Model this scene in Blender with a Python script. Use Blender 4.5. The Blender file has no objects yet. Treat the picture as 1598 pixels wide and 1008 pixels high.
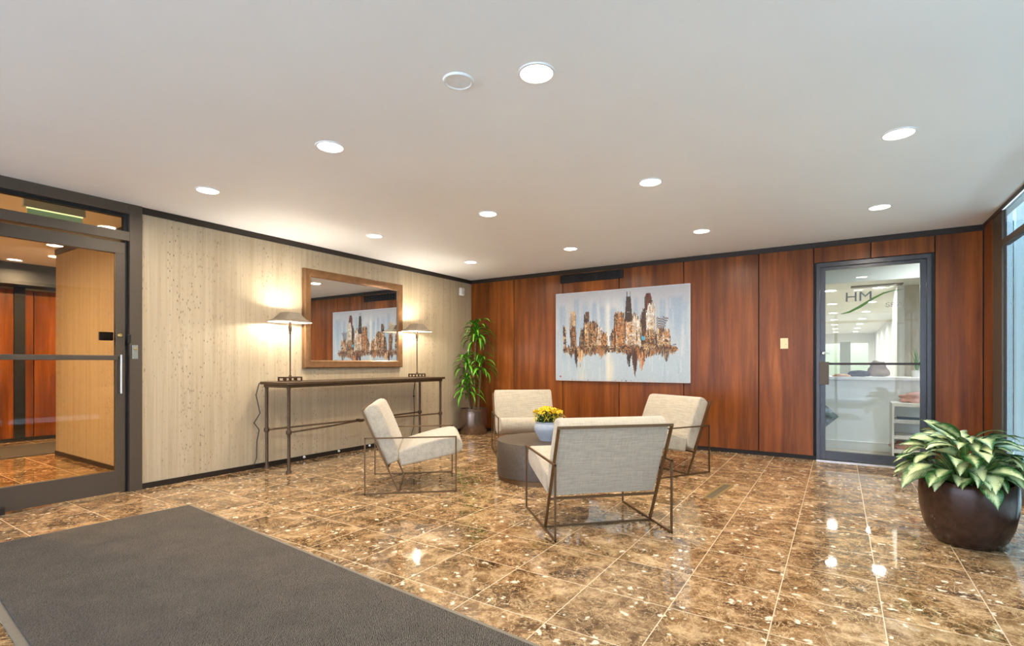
import bpy, bmesh, math, random
import numpy as np
from mathutils import Vector, Matrix
R = math.radians
PI = math.pi
random.seed(7)
S = bpy.context.scene
C = S.collection

# ------------------------------------------------------------------ camera, world, exposure
EYE = 1.15
cam = bpy.data.cameras.new('camera')
cam.sensor_width = 36.0
cam.lens = 36.0 * 792.0 / 1598.0
cam.shift_y = 62.0 / 1598.0
cam.clip_start = 0.05
co = bpy.data.objects.new('camera', cam)
C.objects.link(co)
co.location = (0, 0, EYE)
co.rotation_euler = (R(90), 0, R(32.8))
S.camera = co
S.view_settings.view_transform = 'Standard'
S.view_settings.look = 'None'
S.view_settings.gamma = 1.0
S.view_settings.use_curve_mapping = False
S.view_settings.exposure = 0.32

DAY = 6.5          # overcast daylight
DL = 17.0          # watts of one downlight
world = bpy.data.worlds.new('world')
S.world = world
world.use_nodes = True
wn = world.node_tree.nodes
wl = world.node_tree.links
bg = wn['Background']
tc = wn.new('ShaderNodeTexCoord')
sp = wn.new('ShaderNodeSeparateXYZ')
cr = wn.new('ShaderNodeValToRGB')
wl.new(tc.outputs['Generated'], sp.inputs[0])
wl.new(sp.outputs['Z'], cr.inputs[0])
cr.color_ramp.elements[0].position = 0.0
cr.color_ramp.elements[0].color = (0.60, 0.66, 0.86, 1)
cr.color_ramp.elements[1].position = 0.6
cr.color_ramp.elements[1].color = (0.50, 0.66, 1.0, 1)
wl.new(cr.outputs[0], bg.inputs[0])
bg.inputs[1].default_value = DAY
sun = bpy.data.lights.new('sun', 'SUN')
sun.energy = 30.0
sun.angle = R(3)
sun.color = (0.80, 0.88, 1.0)
so = bpy.data.objects.new('sun', sun)
C.objects.link(so)
so.rotation_euler = (R(-24), 0, R(8))     # high, from behind the building: lights the pavement, not the room


# ------------------------------------------------------------------ colours and materials
def lin(c):
    out = []
    for v in c[:3]:
        v = v / 255.0
        out.append(v / 12.92 if v <= 0.04045 else ((v + 0.055) / 1.055) ** 2.4)
    return (*out, 1.0)


class NT:
    def __init__(s, name):
        s.m = bpy.data.materials.new(name)
        s.m.use_nodes = True
        s.t = s.m.node_tree
        s.n = s.t.nodes
        s.l = s.t.links
        s.p = s.n['Principled BSDF']
        s.out = s.n['Material Output']

    def new(s, typ, **kw):
        o = s.n.new(typ)
        for k, v in kw.items():
            setattr(o, k, v)
        return o

    def link(s, a, b):
        s.l.new(a, b)

    def coord(s, kind='Object', scale=(1, 1, 1), loc=(0, 0, 0), rot=(0, 0, 0)):
        t = s.new('ShaderNodeTexCoord')
        m = s.new('ShaderNodeMapping')
        m.inputs['Scale'].default_value = scale
        m.inputs['Location'].default_value = loc
        m.inputs['Rotation'].default_value = rot
        s.link(t.outputs[kind], m.inputs[0])
        return m.outputs[0]

    def noise(s, vec, scale=5, detail=4, rough=0.5, dist=0.0):
        t = s.new('ShaderNodeTexNoise')
        t.inputs['Scale'].default_value = scale
        t.inputs['Detail'].default_value = detail
        t.inputs['Roughness'].default_value = rough
        t.inputs['Distortion'].default_value = dist
        if vec is not None:
            s.link(vec, t.inputs['Vector'])
        return t.outputs['Fac']

    def ramp(s, fac, stops, interp='LINEAR'):
        r = s.new('ShaderNodeValToRGB')
        r.color_ramp.interpolation = interp
        els = r.color_ramp.elements
        while len(els) < len(stops):
            els.new(0.5)
        for e, (p, c) in zip(els, stops):
            e.position = p
            e.color = c if len(c) == 4 else (*c, 1)
        s.link(fac, r.inputs[0])
        return r.outputs[0]

    def mix(s, fac, a, b, mode='MIX'):
        m = s.new('ShaderNodeMix', data_type='RGBA', blend_type=mode)
        m.clamp_result = False
        for sock, v in ((m.inputs[0], fac), (m.inputs[6], a), (m.inputs[7], b)):
            if hasattr(v, 'is_linked') or isinstance(v, bpy.types.NodeSocket):
                s.link(v, sock)
            else:
                sock.default_value = v
        return m.outputs[2]

    def math(s, op, a, b=None):
        m = s.new('ShaderNodeMath', operation=op)
        for i, v in enumerate((a, b)):
            if v is None:
                continue
            if isinstance(v, bpy.types.NodeSocket):
                s.link(v, m.inputs[i])
            else:
                m.inputs[i].default_value = v
        return m.outputs[0]

    def bump(s, h, strength=0.2, dist=0.01):
        b = s.new('ShaderNodeBump')
        b.inputs['Strength'].default_value = strength
        b.inputs['Distance'].default_value = dist
        s.link(h, b.inputs['Height'])
        s.link(b.outputs[0], s.p.inputs['Normal'])
        return b

    def base(s, c):
        if isinstance(c, bpy.types.NodeSocket):
            s.link(c, s.p.inputs['Base Color'])
        else:
            s.p.inputs['Base Color'].default_value = c
        return s

    def set(s, **kw):
        for k, v in kw.items():
            s.p.inputs[k].default_value = v
        return s


BLACK = (0, 0, 0, 1)
WHITE = (1, 1, 1, 1)


def plain(name, rgb, rough=0.5, metal=0.0, var=0.06, scale=30, ior=1.45, bump=0.0):
    t = NT(name)
    f = t.noise(t.coord(), scale, 4)
    c = lin(rgb)
    lo = tuple(x * (1 - var) for x in c[:3])
    hi = tuple(min(1, x * (1 + var)) for x in c[:3])
    t.base(t.ramp(f, [(0.3, lo), (0.7, hi)]))
    t.set(Roughness=rough, Metallic=metal, IOR=ior)
    if bump:
        t.bump(f, bump, 0.004)
    return t.m


def emis(name, rgb, strength):
    t = NT(name)
    t.base(lin(rgb))
    t.p.inputs['Emission Color'].default_value = lin(rgb)
    t.p.inputs['Emission Strength'].default_value = strength
    t.set(Roughness=0.6)
    return t.m


def glass_mat(name, tint, ior=1.5, rough=0.0):
    t = NT(name)
    t.n.remove(t.p)
    tr = t.new('ShaderNodeBsdfTransparent')
    tr.inputs[0].default_value = tint
    gl = t.new('ShaderNodeBsdfGlossy')
    gl.inputs['Roughness'].default_value = rough
    fr = t.new('ShaderNodeFresnel')
    fr.inputs[0].default_value = ior
    mx = t.new('ShaderNodeMixShader')
    geo_ = t.new('ShaderNodeNewGeometry')      # the reflection of a pane is counted once, on its outer face
    t.link(t.math('MULTIPLY', fr.outputs[0], t.math('SUBTRACT', 1.0, geo_.outputs['Backfacing'])), mx.inputs[0])
    t.link(tr.outputs[0], mx.inputs[1])
    t.link(gl.outputs[0], mx.inputs[2])
    t.link(mx.outputs[0], t.out.inputs[0])
    return t.m


def travertine_mat():
    t = NT('vein_cut_travertine')
    v = t.coord(scale=(22, 22, 0.5))
    streak = t.noise(v, 1.0, 6, 0.65, 0.1)
    fine = t.noise(t.coord(scale=(90, 90, 1.6)), 1.0, 4, 0.6)
    c1 = t.ramp(streak, [(0.25, lin((172, 153, 124))), (0.5, lin((184, 167, 139))), (0.75, lin((194, 179, 152)))])
    c2 = t.ramp(fine, [(0.3, (0.84, 0.82, 0.79, 1)), (0.62, (1, 1, 1, 1))])
    col = t.mix(0.75, c1, c2, 'MULTIPLY')
    # pits: short vertical slots gathered in vertical bands
    sp_ = t.new('ShaderNodeSeparateXYZ')
    t.link(t.coord(), sp_.inputs[0])
    pc = t.new('ShaderNodeCombineXYZ')
    t.link(t.math('MULTIPLY', t.math('ADD', sp_.outputs[0], sp_.outputs[1]), 62), pc.inputs[0])
    t.link(t.math('MULTIPLY', sp_.outputs[2], 24), pc.inputs[1])
    pv = pc.outputs[0]
    vo = t.new('ShaderNodeTexVoronoi', voronoi_dimensions='2D')
    vo.inputs['Scale'].default_value = 1.0
    t.link(pv, vo.inputs['Vector'])
    pit = t.ramp(vo.outputs['Distance'], [(0.16, WHITE), (0.30, BLACK)])
    band = t.ramp(t.noise(t.coord(scale=(5, 5, 0.35), loc=(3, 1, 2)), 1.0, 3, 0.6), [(0.48, BLACK), (0.60, WHITE)])
    pick = t.new('ShaderNodeSeparateColor')
    t.link(vo.outputs['Color'], pick.inputs[0])
    pk = t.ramp(pick.outputs[0], [(0.84, BLACK), (0.90, WHITE)])
    m1 = t.math('MULTIPLY', pit, band)
    m2 = t.math('MULTIPLY', m1, pk)
    dc = t.new('ShaderNodeCombineXYZ')
    t.link(t.math('MULTIPLY', t.math('ADD', sp_.outputs[0], sp_.outputs[1]), 95), dc.inputs[0])
    t.link(t.math('MULTIPLY', sp_.outputs[2], 17), dc.inputs[1])
    dash = t.ramp(t.noise(dc.outputs[0], 1.0, 3, 0.55), [(0.60, BLACK), (0.70, WHITE)])
    b2_ = t.ramp(t.noise(t.coord(scale=(7, 7, 0.3), loc=(1, 5, 2)), 1.0, 3, 0.6), [(0.40, (0.12, 0.12, 0.12, 1)), (0.62, WHITE)])
    m2 = t.math('MAXIMUM', m2, t.math('MULTIPLY', t.math('MULTIPLY', dash, b2_), 0.8))
    m3 = t.math('MULTIPLY', m2, 0.85)
    col = t.mix(m3, col, lin((74, 56, 40)))
    t.base(col)
    t.set(Roughness=0.45)
    t.bump(t.math('SUBTRACT', 1.0, m2), 0.5, 0.004)
    return t.m


def wood_mat(name, dark, mid, light, rough=0.33, axis='X'):
    t = NT(name)
    at = t.new('ShaderNodeAttribute', attribute_name='pid')
    sc = t.new('ShaderNodeVectorMath', operation='SCALE')
    comb = t.new('ShaderNodeCombineXYZ')
    t.link(at.outputs['Fac'], comb.inputs[0])
    t.link(at.outputs['Fac'], comb.inputs[2])
    t.link(comb.outputs[0], sc.inputs[0])
    sc.inputs['Scale'].default_value = 7.31
    add = t.new('ShaderNodeVectorMath', operation='ADD')
    tc = t.new('ShaderNodeTexCoord')
    t.link(tc.outputs['Object'], add.inputs[0])
    t.link(sc.outputs[0], add.inputs[1])

    def mp(s):
        m = t.new('ShaderNodeMapping')
        m.inputs['Scale'].default_value = s
        t.link(add.outputs[0], m.inputs[0])
        return m.outputs[0]
    big = t.noise(mp((11, 11, 0.7)), 1.0, 6, 0.6, 0.3)
    fine = t.noise(mp((160, 160, 3.0)), 1.0, 4, 0.7)
    strip = t.noise(mp((3.2, 3.2, 0.05)), 1.0, 1, 0.5)
    cloud = t.noise(mp((2.0, 2.0, 1.1)), 1.0, 3, 0.5)
    col = t.ramp(big, [(0.28, dark), (0.5, mid), (0.74, light)])
    col = t.mix(0.55, col, t.ramp(fine, [(0.3, (0.62, 0.58, 0.55, 1)), (0.65, (1.12, 1.1, 1.08, 1))]), 'MULTIPLY')
    col = t.mix(0.8, col, t.ramp(strip, [(0.38, (0.8, 0.78, 0.78, 1)), (0.6, (1.12, 1.1, 1.08, 1))]), 'MULTIPLY')
    col = t.mix(0.8, col, t.ramp(cloud, [(0.3, (0.8, 0.76, 0.76, 1)), (0.7, (1.2, 1.18, 1.15, 1))]), 'MULTIPLY')
    t.base(col)
    t.set(Roughness=rough, IOR=1.33)
    t.bump(fine, 0.05, 0.001)
    return t.m


TX, TY = 0.420, 0.4345
TOX, TOY = -0.672, 2.402


def marble_mat(name='emperador_marble', gloss=0.035):
    t = NT(name)
    tc = t.new('ShaderNodeTexCoord')
    sx = t.new('ShaderNodeSeparateXYZ')
    t.link(tc.outputs['Object'], sx.inputs[0])
    ux = t.math('DIVIDE', t.math('SUBTRACT', sx.outputs[0], TOX), TX)
    uy = t.math('DIVIDE', t.math('SUBTRACT', sx.outputs[1], TOY), TY)
    fx, fy = t.math('FLOOR', ux), t.math('FLOOR', uy)
    idc = t.new('ShaderNodeCombineXYZ')
    t.link(fx, idc.inputs[0])
    t.link(fy, idc.inputs[1])
    wn_ = t.new('ShaderNodeTexWhiteNoise', noise_dimensions='3D')
    t.link(idc.outputs[0], wn_.inputs['Vector'])
    off = t.new('ShaderNodeVectorMath', operation='SCALE')
    off.inputs['Scale'].default_value = 20.0
    t.link(wn_.outputs['Color'], off.inputs[0])
    add = t.new('ShaderNodeVectorMath', operation='ADD')
    t.link(tc.outputs['Object'], add.inputs[0])
    t.link(off.outputs[0], add.inputs[1])
    v = add.outputs[0]
    n1 = t.noise(v, 5.5, 10, 0.72, 0.5)
    n2 = t.noise(v, 17, 8, 0.7, 1.4)
    c = t.ramp(n1, [(0.32, lin((60, 42, 26))), (0.43, lin((102, 76, 48))), (0.53, lin((146, 114, 78))), (0.65, lin((200, 170, 130)))])
    c = t.mix(0.75, c, t.ramp(n2, [(0.32, (0.5, 0.46, 0.42, 1)), (0.5, (0.92, 0.9, 0.88, 1)), (0.68, (1.4, 1.36, 1.3, 1))]), 'MULTIPLY')
    # thin pale veins
    n3 = t.noise(v, 6, 6, 0.62, 1.6)
    n4 = t.noise(v, 11, 5, 0.6, 2.2)
    ve = t.math('MAXIMUM', t.ramp(t.math('ABSOLUTE', t.math('SUBTRACT', n3, 0.5)), [(0.0, WHITE), (0.02, BLACK)]),
                t.math('MULTIPLY', t.ramp(t.math('ABSOLUTE', t.math('SUBTRACT', n4, 0.47)), [(0.0, WHITE), (0.022, BLACK)]), 0.8))
    c = t.mix(t.math('MULTIPLY', ve, 0.7), c, lin((222, 190, 144)))
    # white shelly flecks
    warp = t.new('ShaderNodeVectorMath', operation='ADD')
    nz = t.new('ShaderNodeTexNoise')
    nz.inputs['Scale'].default_value = 22
    t.link(v, nz.inputs['Vector'])
    ns = t.new('ShaderNodeVectorMath', operation='SCALE')
    ns.inputs['Scale'].default_value = 0.07
    t.link(nz.outputs['Color'], ns.inputs[0])
    t.link(v, warp.inputs[0])
    t.link(ns.outputs[0], warp.inputs[1])
    vo = t.new('ShaderNodeTexVoronoi')
    vo.inputs['Scale'].default_value = 22
    t.link(warp.outputs[0], vo.inputs['Vector'])
    fl = t.ramp(vo.outputs['Distance'], [(0.22, WHITE), (0.38, BLACK)])
    pk = t.new('ShaderNodeSeparateColor')
    t.link(vo.outputs['Color'], pk.inputs[0])
    clump = t.math('ADD', pk.outputs[0], t.math('MULTIPLY', t.noise(v, 5, 2), 0.9))
    sel = t.ramp(clump, [(1.12, BLACK), (1.18, WHITE)])
    sel = t.math('GREATER_THAN', clump, 1.24)
    c = t.mix(t.math('MULTIPLY', t.math('MULTIPLY', fl, sel), 0.9), c, lin((240, 226, 200)))
    vo2 = t.new('ShaderNodeTexVoronoi')
    vo2.inputs['Scale'].default_value = 70
    t.link(warp.outputs[0], vo2.inputs['Vector'])
    pk2 = t.new('ShaderNodeSeparateColor')
    t.link(vo2.outputs['Color'], pk2.inputs[0])
    f2 = t.math('MULTIPLY', t.ramp(vo2.outputs['Distance'], [(0.2, WHITE), (0.3, BLACK)]), t.math('GREATER_THAN', pk2.outputs[1], 0.88))
    c = t.mix(t.math('MULTIPLY', f2, 0.6), c, lin((232, 208, 168)))
    # tone of each tile
    tone = t.math('ADD', t.math('MULTIPLY', wn_.outputs['Value'], 0.28), 0.86)
    tn = t.new('ShaderNodeCombineColor')
    for i in range(3):
        t.link(tone, tn.inputs[i])
    c = t.mix(1.0, c, tn.outputs[0], 'MULTIPLY')
    # grout
    gx = t.math('PINGPONG', ux, 0.5)
    gy = t.math('PINGPONG', uy, 0.5)
    g = t.math('MINIMUM', gx, gy)
    gm = t.math('LESS_THAN', g, 0.0058)
    c = t.mix(gm, c, lin((196, 172, 138)))
    t.base(c)
    rr = t.math('ADD', t.math('MULTIPLY', gm, 0.35), gloss)
    t.link(rr, t.p.inputs['Roughness'])
    t.set(IOR=1.72)
    t.bump(t.math('SUBTRACT', 1.0, gm), 0.15, 0.001)
    return t.m


def plaster_mat(name, rgb, rough=0.6):
    t = NT(name)
    f = t.noise(t.coord(), 1.3, 5, 0.6)
    c = lin(rgb)
    t.base(t.ramp(f, [(0.3, tuple(x * 0.965 for x in c[:3])), (0.7, c)]))
    t.set(Roughness=rough)
    t.bump(t.noise(t.coord(), 60, 4), 0.04, 0.002)
    return t.m


def fabric_mat(name, rgb, dark=0.8):
    t = NT(name)
    a = t.noise(t.coord(scale=(230, 14, 14)), 1.0, 3, 0.65)
    b = t.noise(t.coord(scale=(9, 90, 230)), 1.0, 3, 0.65)
    b2 = t.noise(t.coord(scale=(9, 230, 60)), 1.0, 3, 0.65)
    w = t.math('MULTIPLY', t.math('ADD', t.math('ADD', a, b), b2), 0.3333)
    c = lin(rgb)
    col = t.ramp(w, [(0.41, tuple(x * dark for x in c[:3])), (0.57, c)])
    t.base(col)
    t.set(Roughness=0.9)
    t.p.inputs['Sheen Weight'].default_value = 0.25
    t.bump(w, 0.35, 0.002)
    return t.m


def mat_carpet():
    t = NT('ribbed_entrance_carpet')
    wv = t.new('ShaderNodeTexWave', wave_type='BANDS')
    wv.bands_direction = 'DIAGONAL'
    wv.inputs['Scale'].default_value = 60
    wv.inputs['Distortion'].default_value = 6
    wv.inputs['Detail'].default_value = 3
    wv.inputs['Detail Scale'].default_value = 2
    t.link(t.coord(), wv.inputs[0])
    n = t.noise(t.coord(scale=(1, 2.2, 1)), 75, 6, 0.8)
    n2 = t.noise(t.coord(), 5, 6, 0.65)
    h = t.math('ADD', t.math('MULTIPLY', wv.outputs['Fac'], 0.35), t.math('MULTIPLY', n, 0.65))
    col = t.ramp(h, [(0.40, lin((30, 27, 24))), (0.62, lin((104, 95, 84)))])
    col = t.mix(0.6, col, t.ramp(n2, [(0.35, (0.76, 0.76, 0.75, 1)), (0.65, (1.18, 1.16, 1.12, 1))]), 'MULTIPLY')
    t.base(col)
    t.set(Roughness=0.95)
    t.bump(h, 0.6, 0.004)
    return t.m


def leaf_mat(name, edge, mid, veined=True, rough=0.35):
    t = NT(name)
    uv = t.new('ShaderNodeUVMap')
    sx = t.new('ShaderNodeSeparateXYZ')
    t.link(uv.outputs[0], sx.inputs[0])
    d = t.math('ABSOLUTE', t.math('SUBTRACT', sx.outputs[0], 0.5))
    n = t.noise(t.coord(), 26, 5, 0.65, 0.8)
    if veined:
        fr_ = t.math('FRACT', sx.outputs[1])
        idx = t.math('FLOOR', sx.outputs[1])
        s = t.math('ADD', t.math('MULTIPLY', fr_, 75.0), t.math('MULTIPLY', d, -60.0))
        ss = t.math('MULTIPLY', t.math('SINE', s), 0.07)
        sh = t.math('MULTIPLY', t.math('SUBTRACT', t.math('FRACT', t.math('MULTIPLY', idx, 0.37)), 0.5), 0.26)
        n9 = t.noise(t.coord(), 60, 5, 0.7, 0.6)
        k = t.math('ADD', t.math('ADD', t.math('ADD', d, ss), sh), t.math('ADD', t.math('MULTIPLY', t.math('SUBTRACT', n, 0.5), 0.6), t.math('MULTIPLY', t.math('SUBTRACT', n9, 0.5), 0.5)))
        col = t.ramp(k, [(0.02, mid), (0.20, tuple((a * 0.55 + b * 0.45) for a, b in zip(mid, edge))), (0.38, edge)])
    else:
        k = t.math('ADD', d, t.math('MULTIPLY', t.math('SUBTRACT', n, 0.5), 0.4))
        col = t.ramp(k, [(0.05, mid), (0.4, edge)])
    t.base(col)
    t.set(Roughness=rough)
    t.p.inputs['Subsurface Weight'].default_value = 0.0
    return t.m


M = {}
M['ceiling'] = plaster_mat('painted_ceiling', (240, 238, 234))
M['travertine'] = travertine_mat()
M['wood'] = wood_mat('walnut_panel', lin((92, 48, 16)), lin((124, 68, 24)), lin((156, 92, 36)))
M['marble'] = marble_mat()
M['bronze'] = plain('dark_bronze_metal', (80, 69, 57), 0.45, 0.15, 0.08, 90)
M['blackbronze'] = plain('black_bronze_trim', (44, 36, 30), 0.4, 0.2)
M['bluebronze'] = plain('anodised_door_metal', (70, 70, 72), 0.3, 0.5)
M['black'] = plain('black_shadow_metal', (18, 16, 15), 0.6)
M['fabric'] = fabric_mat('oatmeal_linen', (184, 172, 151), 0.70)
M['brassframe'] = plain('aged_bronze_bar', (104, 78, 50), 0.38, 0.6, 0.12, 60)
M['iron'] = plain('rubbed_bronze_iron', (86, 68, 50), 0.42, 0.6, 0.2, 60, bump=0.2)
M['drum'] = plain('brushed_dark_drum', (82, 70, 58), 0.45, 0.2, 0.2, 40)
M['carpet'] = mat_carpet()
M['matedge'] = plain('rubber_mat_edge', (120, 110, 95), 0.7)
M['white'] = plain('white_plastic', (232, 230, 226), 0.4)
M['whitepaint'] = plaster_mat('white_office_paint', (228, 230, 224), 0.5)
M['beigepaint'] = plaster_mat('beige_office_paint', (206, 196, 176), 0.5)
M['lens'] = emis('glowing_lens', (255, 246, 228), 9.0)
M['officelens'] = emis('glowing_office_lens', (255, 252, 244), 12.0)
M['mirror'] = NT('mirror_silver').base((0.86, 0.86, 0.84, 1)).set(Roughness=0.005, Metallic=1.0).m
M['framewood'] = plain('bronze_stained_frame', (122, 88, 56), 0.35, 0.35, 0.18, 12)
M['shade'] = plain('taupe_metal_shade', (112, 100, 84), 0.6, 0.0)
M['shadein'] = plain('white_shade_lining', (250, 244, 230), 0.6)
M['bulb'] = emis('lit_bulb', (255, 236, 205), 60.0)
M['glass_bronze'] = glass_mat('bronze_tinted_glass', (0.80, 0.70, 0.56, 1))
M['glass'] = glass_mat('clear_glass', (0.94, 0.96, 0.95, 1))
M['glass_green'] = glass_mat('greenish_glass', (0.50, 0.58, 0.58, 1), 1.4)
M['steel'] = plain('satin_steel', (190, 186, 178), 0.3, 0.9)
M['brass'] = plain('worn_brass', (196, 168, 104), 0.3, 0.85)
M['ivory'] = plain('ivory_plastic', (226, 205, 160), 0.45)
M['ceramic'] = plain('pale_blue_ceramic', (160, 168, 178), 0.16, 0.0, 0.04)
M['pewter'] = plain('hammered_pewter_pot', (128, 110, 96), 0.22, 0.85, 0.2, 25, bump=0.25)
M['brownpot'] = plain('glazed_brown_pot', (62, 42, 32), 0.25, 0.25, 0.25, 30, bump=0.06)
M['soil'] = plain('potting_soil', (48, 36, 26), 0.95, 0, 0.4, 60, bump=0.6)
M['cane'] = plain('dracaena_cane', (112, 92, 62), 0.8, 0, 0.3, 50)
M['draleaf'] = leaf_mat('dracaena_leaf', lin((40, 104, 20)), lin((110, 166, 48)), False, 0.2)
M['dieff'] = leaf_mat('dieffenbachia_leaf', lin((36, 86, 34)), lin((200, 210, 154)), True, 0.34)
M['stem'] = plain('green_stem', (104, 136, 66), 0.5)
M['mumleaf'] = plain('mum_leaf', (52, 100, 34), 0.55, 0, 0.3, 60)
M['mum'] = plain('yellow_petal', (250, 204, 24), 0.6, 0, 0.12, 60)
M['mumcore'] = plain('amber_flower_centre', (226, 170, 24), 0.7)
M['cable'] = plain('black_cable', (26, 22, 20), 0.5)
M['canvas'] = plain('white_canvas_edge', (222, 222, 224), 0.7)
M['pavement'] = plain('grey_pavement', (176, 178, 178), 0.85, 0, 0.1, 8)
M['exitgrey'] = plain('blue_grey_housing', (196, 214, 232), 0.4, 0.0)
M['glowgreen'] = emis('lit_sign_edge', (230, 250, 200), 2.0)
M['signpane'] = emis('edge_lit_green_panel', (140, 190, 172), 0.35)
M['letter'] = plain('charcoal_vinyl', (88, 96, 100), 0.6)
M['letterpale'] = plain('faint_grey_vinyl', (150, 154, 150), 0.6)
M['leafdecal'] = plain('green_vinyl', (70, 112, 52), 0.6)
M['pinkcloth'] = plain('dusty_pink_cloth', (196, 150, 138), 0.9, 0, 0.1, 12)
M['darkcloth'] = plain('charcoal_cloth', (58, 56, 54), 0.85, 0, 0.2, 20)
M['browncloth'] = plain('taupe_leather', (134, 116, 98), 0.6, 0, 0.2, 20)
M['tan'] = plain('tan_leather', (196, 150, 110), 0.6)
M['cushion'] = plain('grey_blue_print', (120, 134, 136), 0.85, 0, 0.5, 22)
M['tilefloor'] = plain('pale_wood_office_floor', (196, 184, 164), 0.35, 0, 0.12, 6)
M['lintel'] = plain('dark_blue_grey_soffit', (58, 64, 74), 0.35, 0.2)
M['blue'] = plain('blue_plastic', (60, 88, 120), 0.4)
M['greenplastic'] = plain('green_plastic', (70, 140, 110), 0.4)


def stone_mat():
    t = NT('rough_stone_garden_wall')
    vo = t.new('ShaderNodeTexVoronoi', feature='F1')
    vo.inputs['Scale'].default_value = 1.0
    t.link(t.coord(scale=(3, 3, 9)), vo.inputs[0])
    n = t.noise(t.coord(), 9, 6, 0.7)
    c = t.ramp(n, [(0.36, lin((26, 42, 38))), (0.5, lin((70, 94, 90))), (0.64, lin((140, 160, 162)))])
    c = t.mix(0.6, c, vo.outputs['Color'], 'SOFT_LIGHT')
    t.base(c)
    t.set(Roughness=0.85)
    t.bump(t.math('ADD', n, vo.outputs['Distance']), 0.8, 0.05)
    return t.m


M['stone'] = stone_mat()


# ------------------------------------------------------------------ mesh helpers
def BM():
    return bmesh.new()


def box(bm, x0, x1, y0, y1, z0, z1, bev=0.0, mi=0):
    vs = [bm.verts.new((x, y, z)) for z in (z0, z1) for y in (y0, y1) for x in (x0, x1)]
    idx = [(0, 2, 3, 1), (4, 5, 7, 6), (0, 1, 5, 4), (2, 6, 7, 3), (0, 4, 6, 2), (1, 3, 7, 5)]
    fs = [bm.faces.new([vs[i] for i in f]) for f in idx]
    for f in fs:
        f.material_index = mi
    if bev:
        es = list({e for f in fs for e in f.edges})
        bmesh.ops.bevel(bm, geom=es, offset=bev, segments=2, profile=0.5, affect='EDGES')
    return bm


def bar(bm, p0, p1, w=0.012, h=None, up=(0, 0, 1)):
    """square section bar between two points"""
    h = h or w
    p0, p1 = Vector(p0), Vector(p1)
    d = (p1 - p0).normalized()
    u = Vector(up)
    if abs(d.dot(u)) > 0.98:
        u = Vector((0, 1, 0))
    s = d.cross(u).normalized()
    u = s.cross(d).normalized()
    vs = []
    for p in (p0, p1):
        for a, b in ((-1, -1), (1, -1), (1, 1), (-1, 1)):
            vs.append(bm.verts.new(p + s * a * w / 2 + u * b * h / 2))
    for f in ((3, 2, 1, 0), (4, 5, 6, 7), (0, 1, 5, 4), (1, 2, 6, 5), (2, 3, 7, 6), (3, 0, 4, 7)):
        bm.faces.new([vs[i] for i in f])
    return bm


def tube(bm, pts, r=0.01, seg=10, r1=None):
    pts = [Vector(p) for p in pts]
    n = len(pts)
    rings = []
    prev = None
    for i, p in enumerate(pts):
        d = (pts[min(i + 1, n - 1)] - pts[max(i - 1, 0)]).normalized()
        ref = prev if prev is not None else (Vector((0, 0, 1)) if abs(d.z) < 0.9 else Vector((1, 0, 0)))
        s = (ref - d * ref.dot(d)).normalized()
        prev = s
        t = d.cross(s)
        rr = r if r1 is None else r + (r1 - r) * i / (n - 1)
        rings.append([bm.verts.new(p + (s * math.cos(a) + t * math.sin(a)) * rr) for a in [2 * PI * k / seg for k in range(seg)]])
    for a, b in zip(rings, rings[1:]):
        for k in range(seg):
            bm.faces.new((a[k], a[(k + 1) % seg], b[(k + 1) % seg], b[k]))
    bm.faces.new(list(reversed(rings[0])))
    bm.faces.new(rings[-1])
    return bm


def lathe(bm, prof, seg=48, cx=0, cy=0, mi=0):
    """prof: list of (r, z); r == 0 closes to a pole"""
    rings = []
    for r, z in prof:
        if r <= 1e-6:
            rings.append([bm.verts.new((cx, cy, z))])
        else:
            rings.append([bm.verts.new((cx + r * math.cos(2 * PI * k / seg), cy + r * math.sin(2 * PI * k / seg), z)) for k in range(seg)])
    for a, b in zip(rings, rings[1:]):
        for k in range(seg):
            k2 = (k + 1) % seg
            if len(a) == 1 and len(b) == 1:
                continue
            if len(a) == 1:
                f = bm.faces.new((a[0], b[k2], b[k]))
            elif len(b) == 1:
                f = bm.faces.new((a[k], a[k2], b[0]))
            else:
                f = bm.faces.new((a[k], a[k2], b[k2], b[k]))
            f.material_index = mi
    return bm


def sphere(bm, c, r, seg=12, sz=1.0):
    prof = [(r * math.sin(PI * i / 8), -r * sz * math.cos(PI * i / 8)) for i in range(9)]
    prof[0] = (0, prof[0][1])
    prof[-1] = (0, prof[-1][1])
    st = len(bm.verts)
    lathe(bm, prof, seg)
    bm.verts.ensure_lookup_table()
    for v in bm.verts[st:]:
        v.co += Vector(c)
    return bm


def obj(name, bm, mat, parent=None, smooth=None, loc=None):
    bmesh.ops.recalc_face_normals(bm, faces=bm.faces[:])
    me = bpy.data.meshes.new(name)
    bm.to_mesh(me)
    bm.free()
    for m in (mat if isinstance(mat, (list, tuple)) else [mat]):
        me.materials.append(m)
    if smooth is not None:
        for p in me.polygons:
            p.use_smooth = True
        me.set_sharp_from_angle(angle=R(smooth))
    o = bpy.data.objects.new(name, me)
    C.objects.link(o)
    if parent is not None:
        o.parent = parent
    if loc is not None:
        o.location = loc
    return o


def thing(name, label, cat, loc=(0, 0, 0), rz=0.0, group=None):
    o = bpy.data.objects.new(name, None)
    o.empty_display_size = 0.1
    C.objects.link(o)
    o.location = loc
    o.rotation_euler = (0, 0, rz)
    o['label'] = label
    o['category'] = cat
    if group:
        o['group'] = group
    return o


def tag(o, label, cat, group=None):
    o['label'] = label
    o['category'] = cat
    if group:
        o['group'] = group
    return o


def struct(name, bm, mat, parent=None, smooth=None):
    o = obj(name, bm, mat, parent, smooth)
    if parent is None:
        o['kind'] = 'structure'
    return o


def sempty(name):
    o = bpy.data.objects.new(name, None)
    C.objects.link(o)
    o['kind'] = 'structure'
    return o


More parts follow.
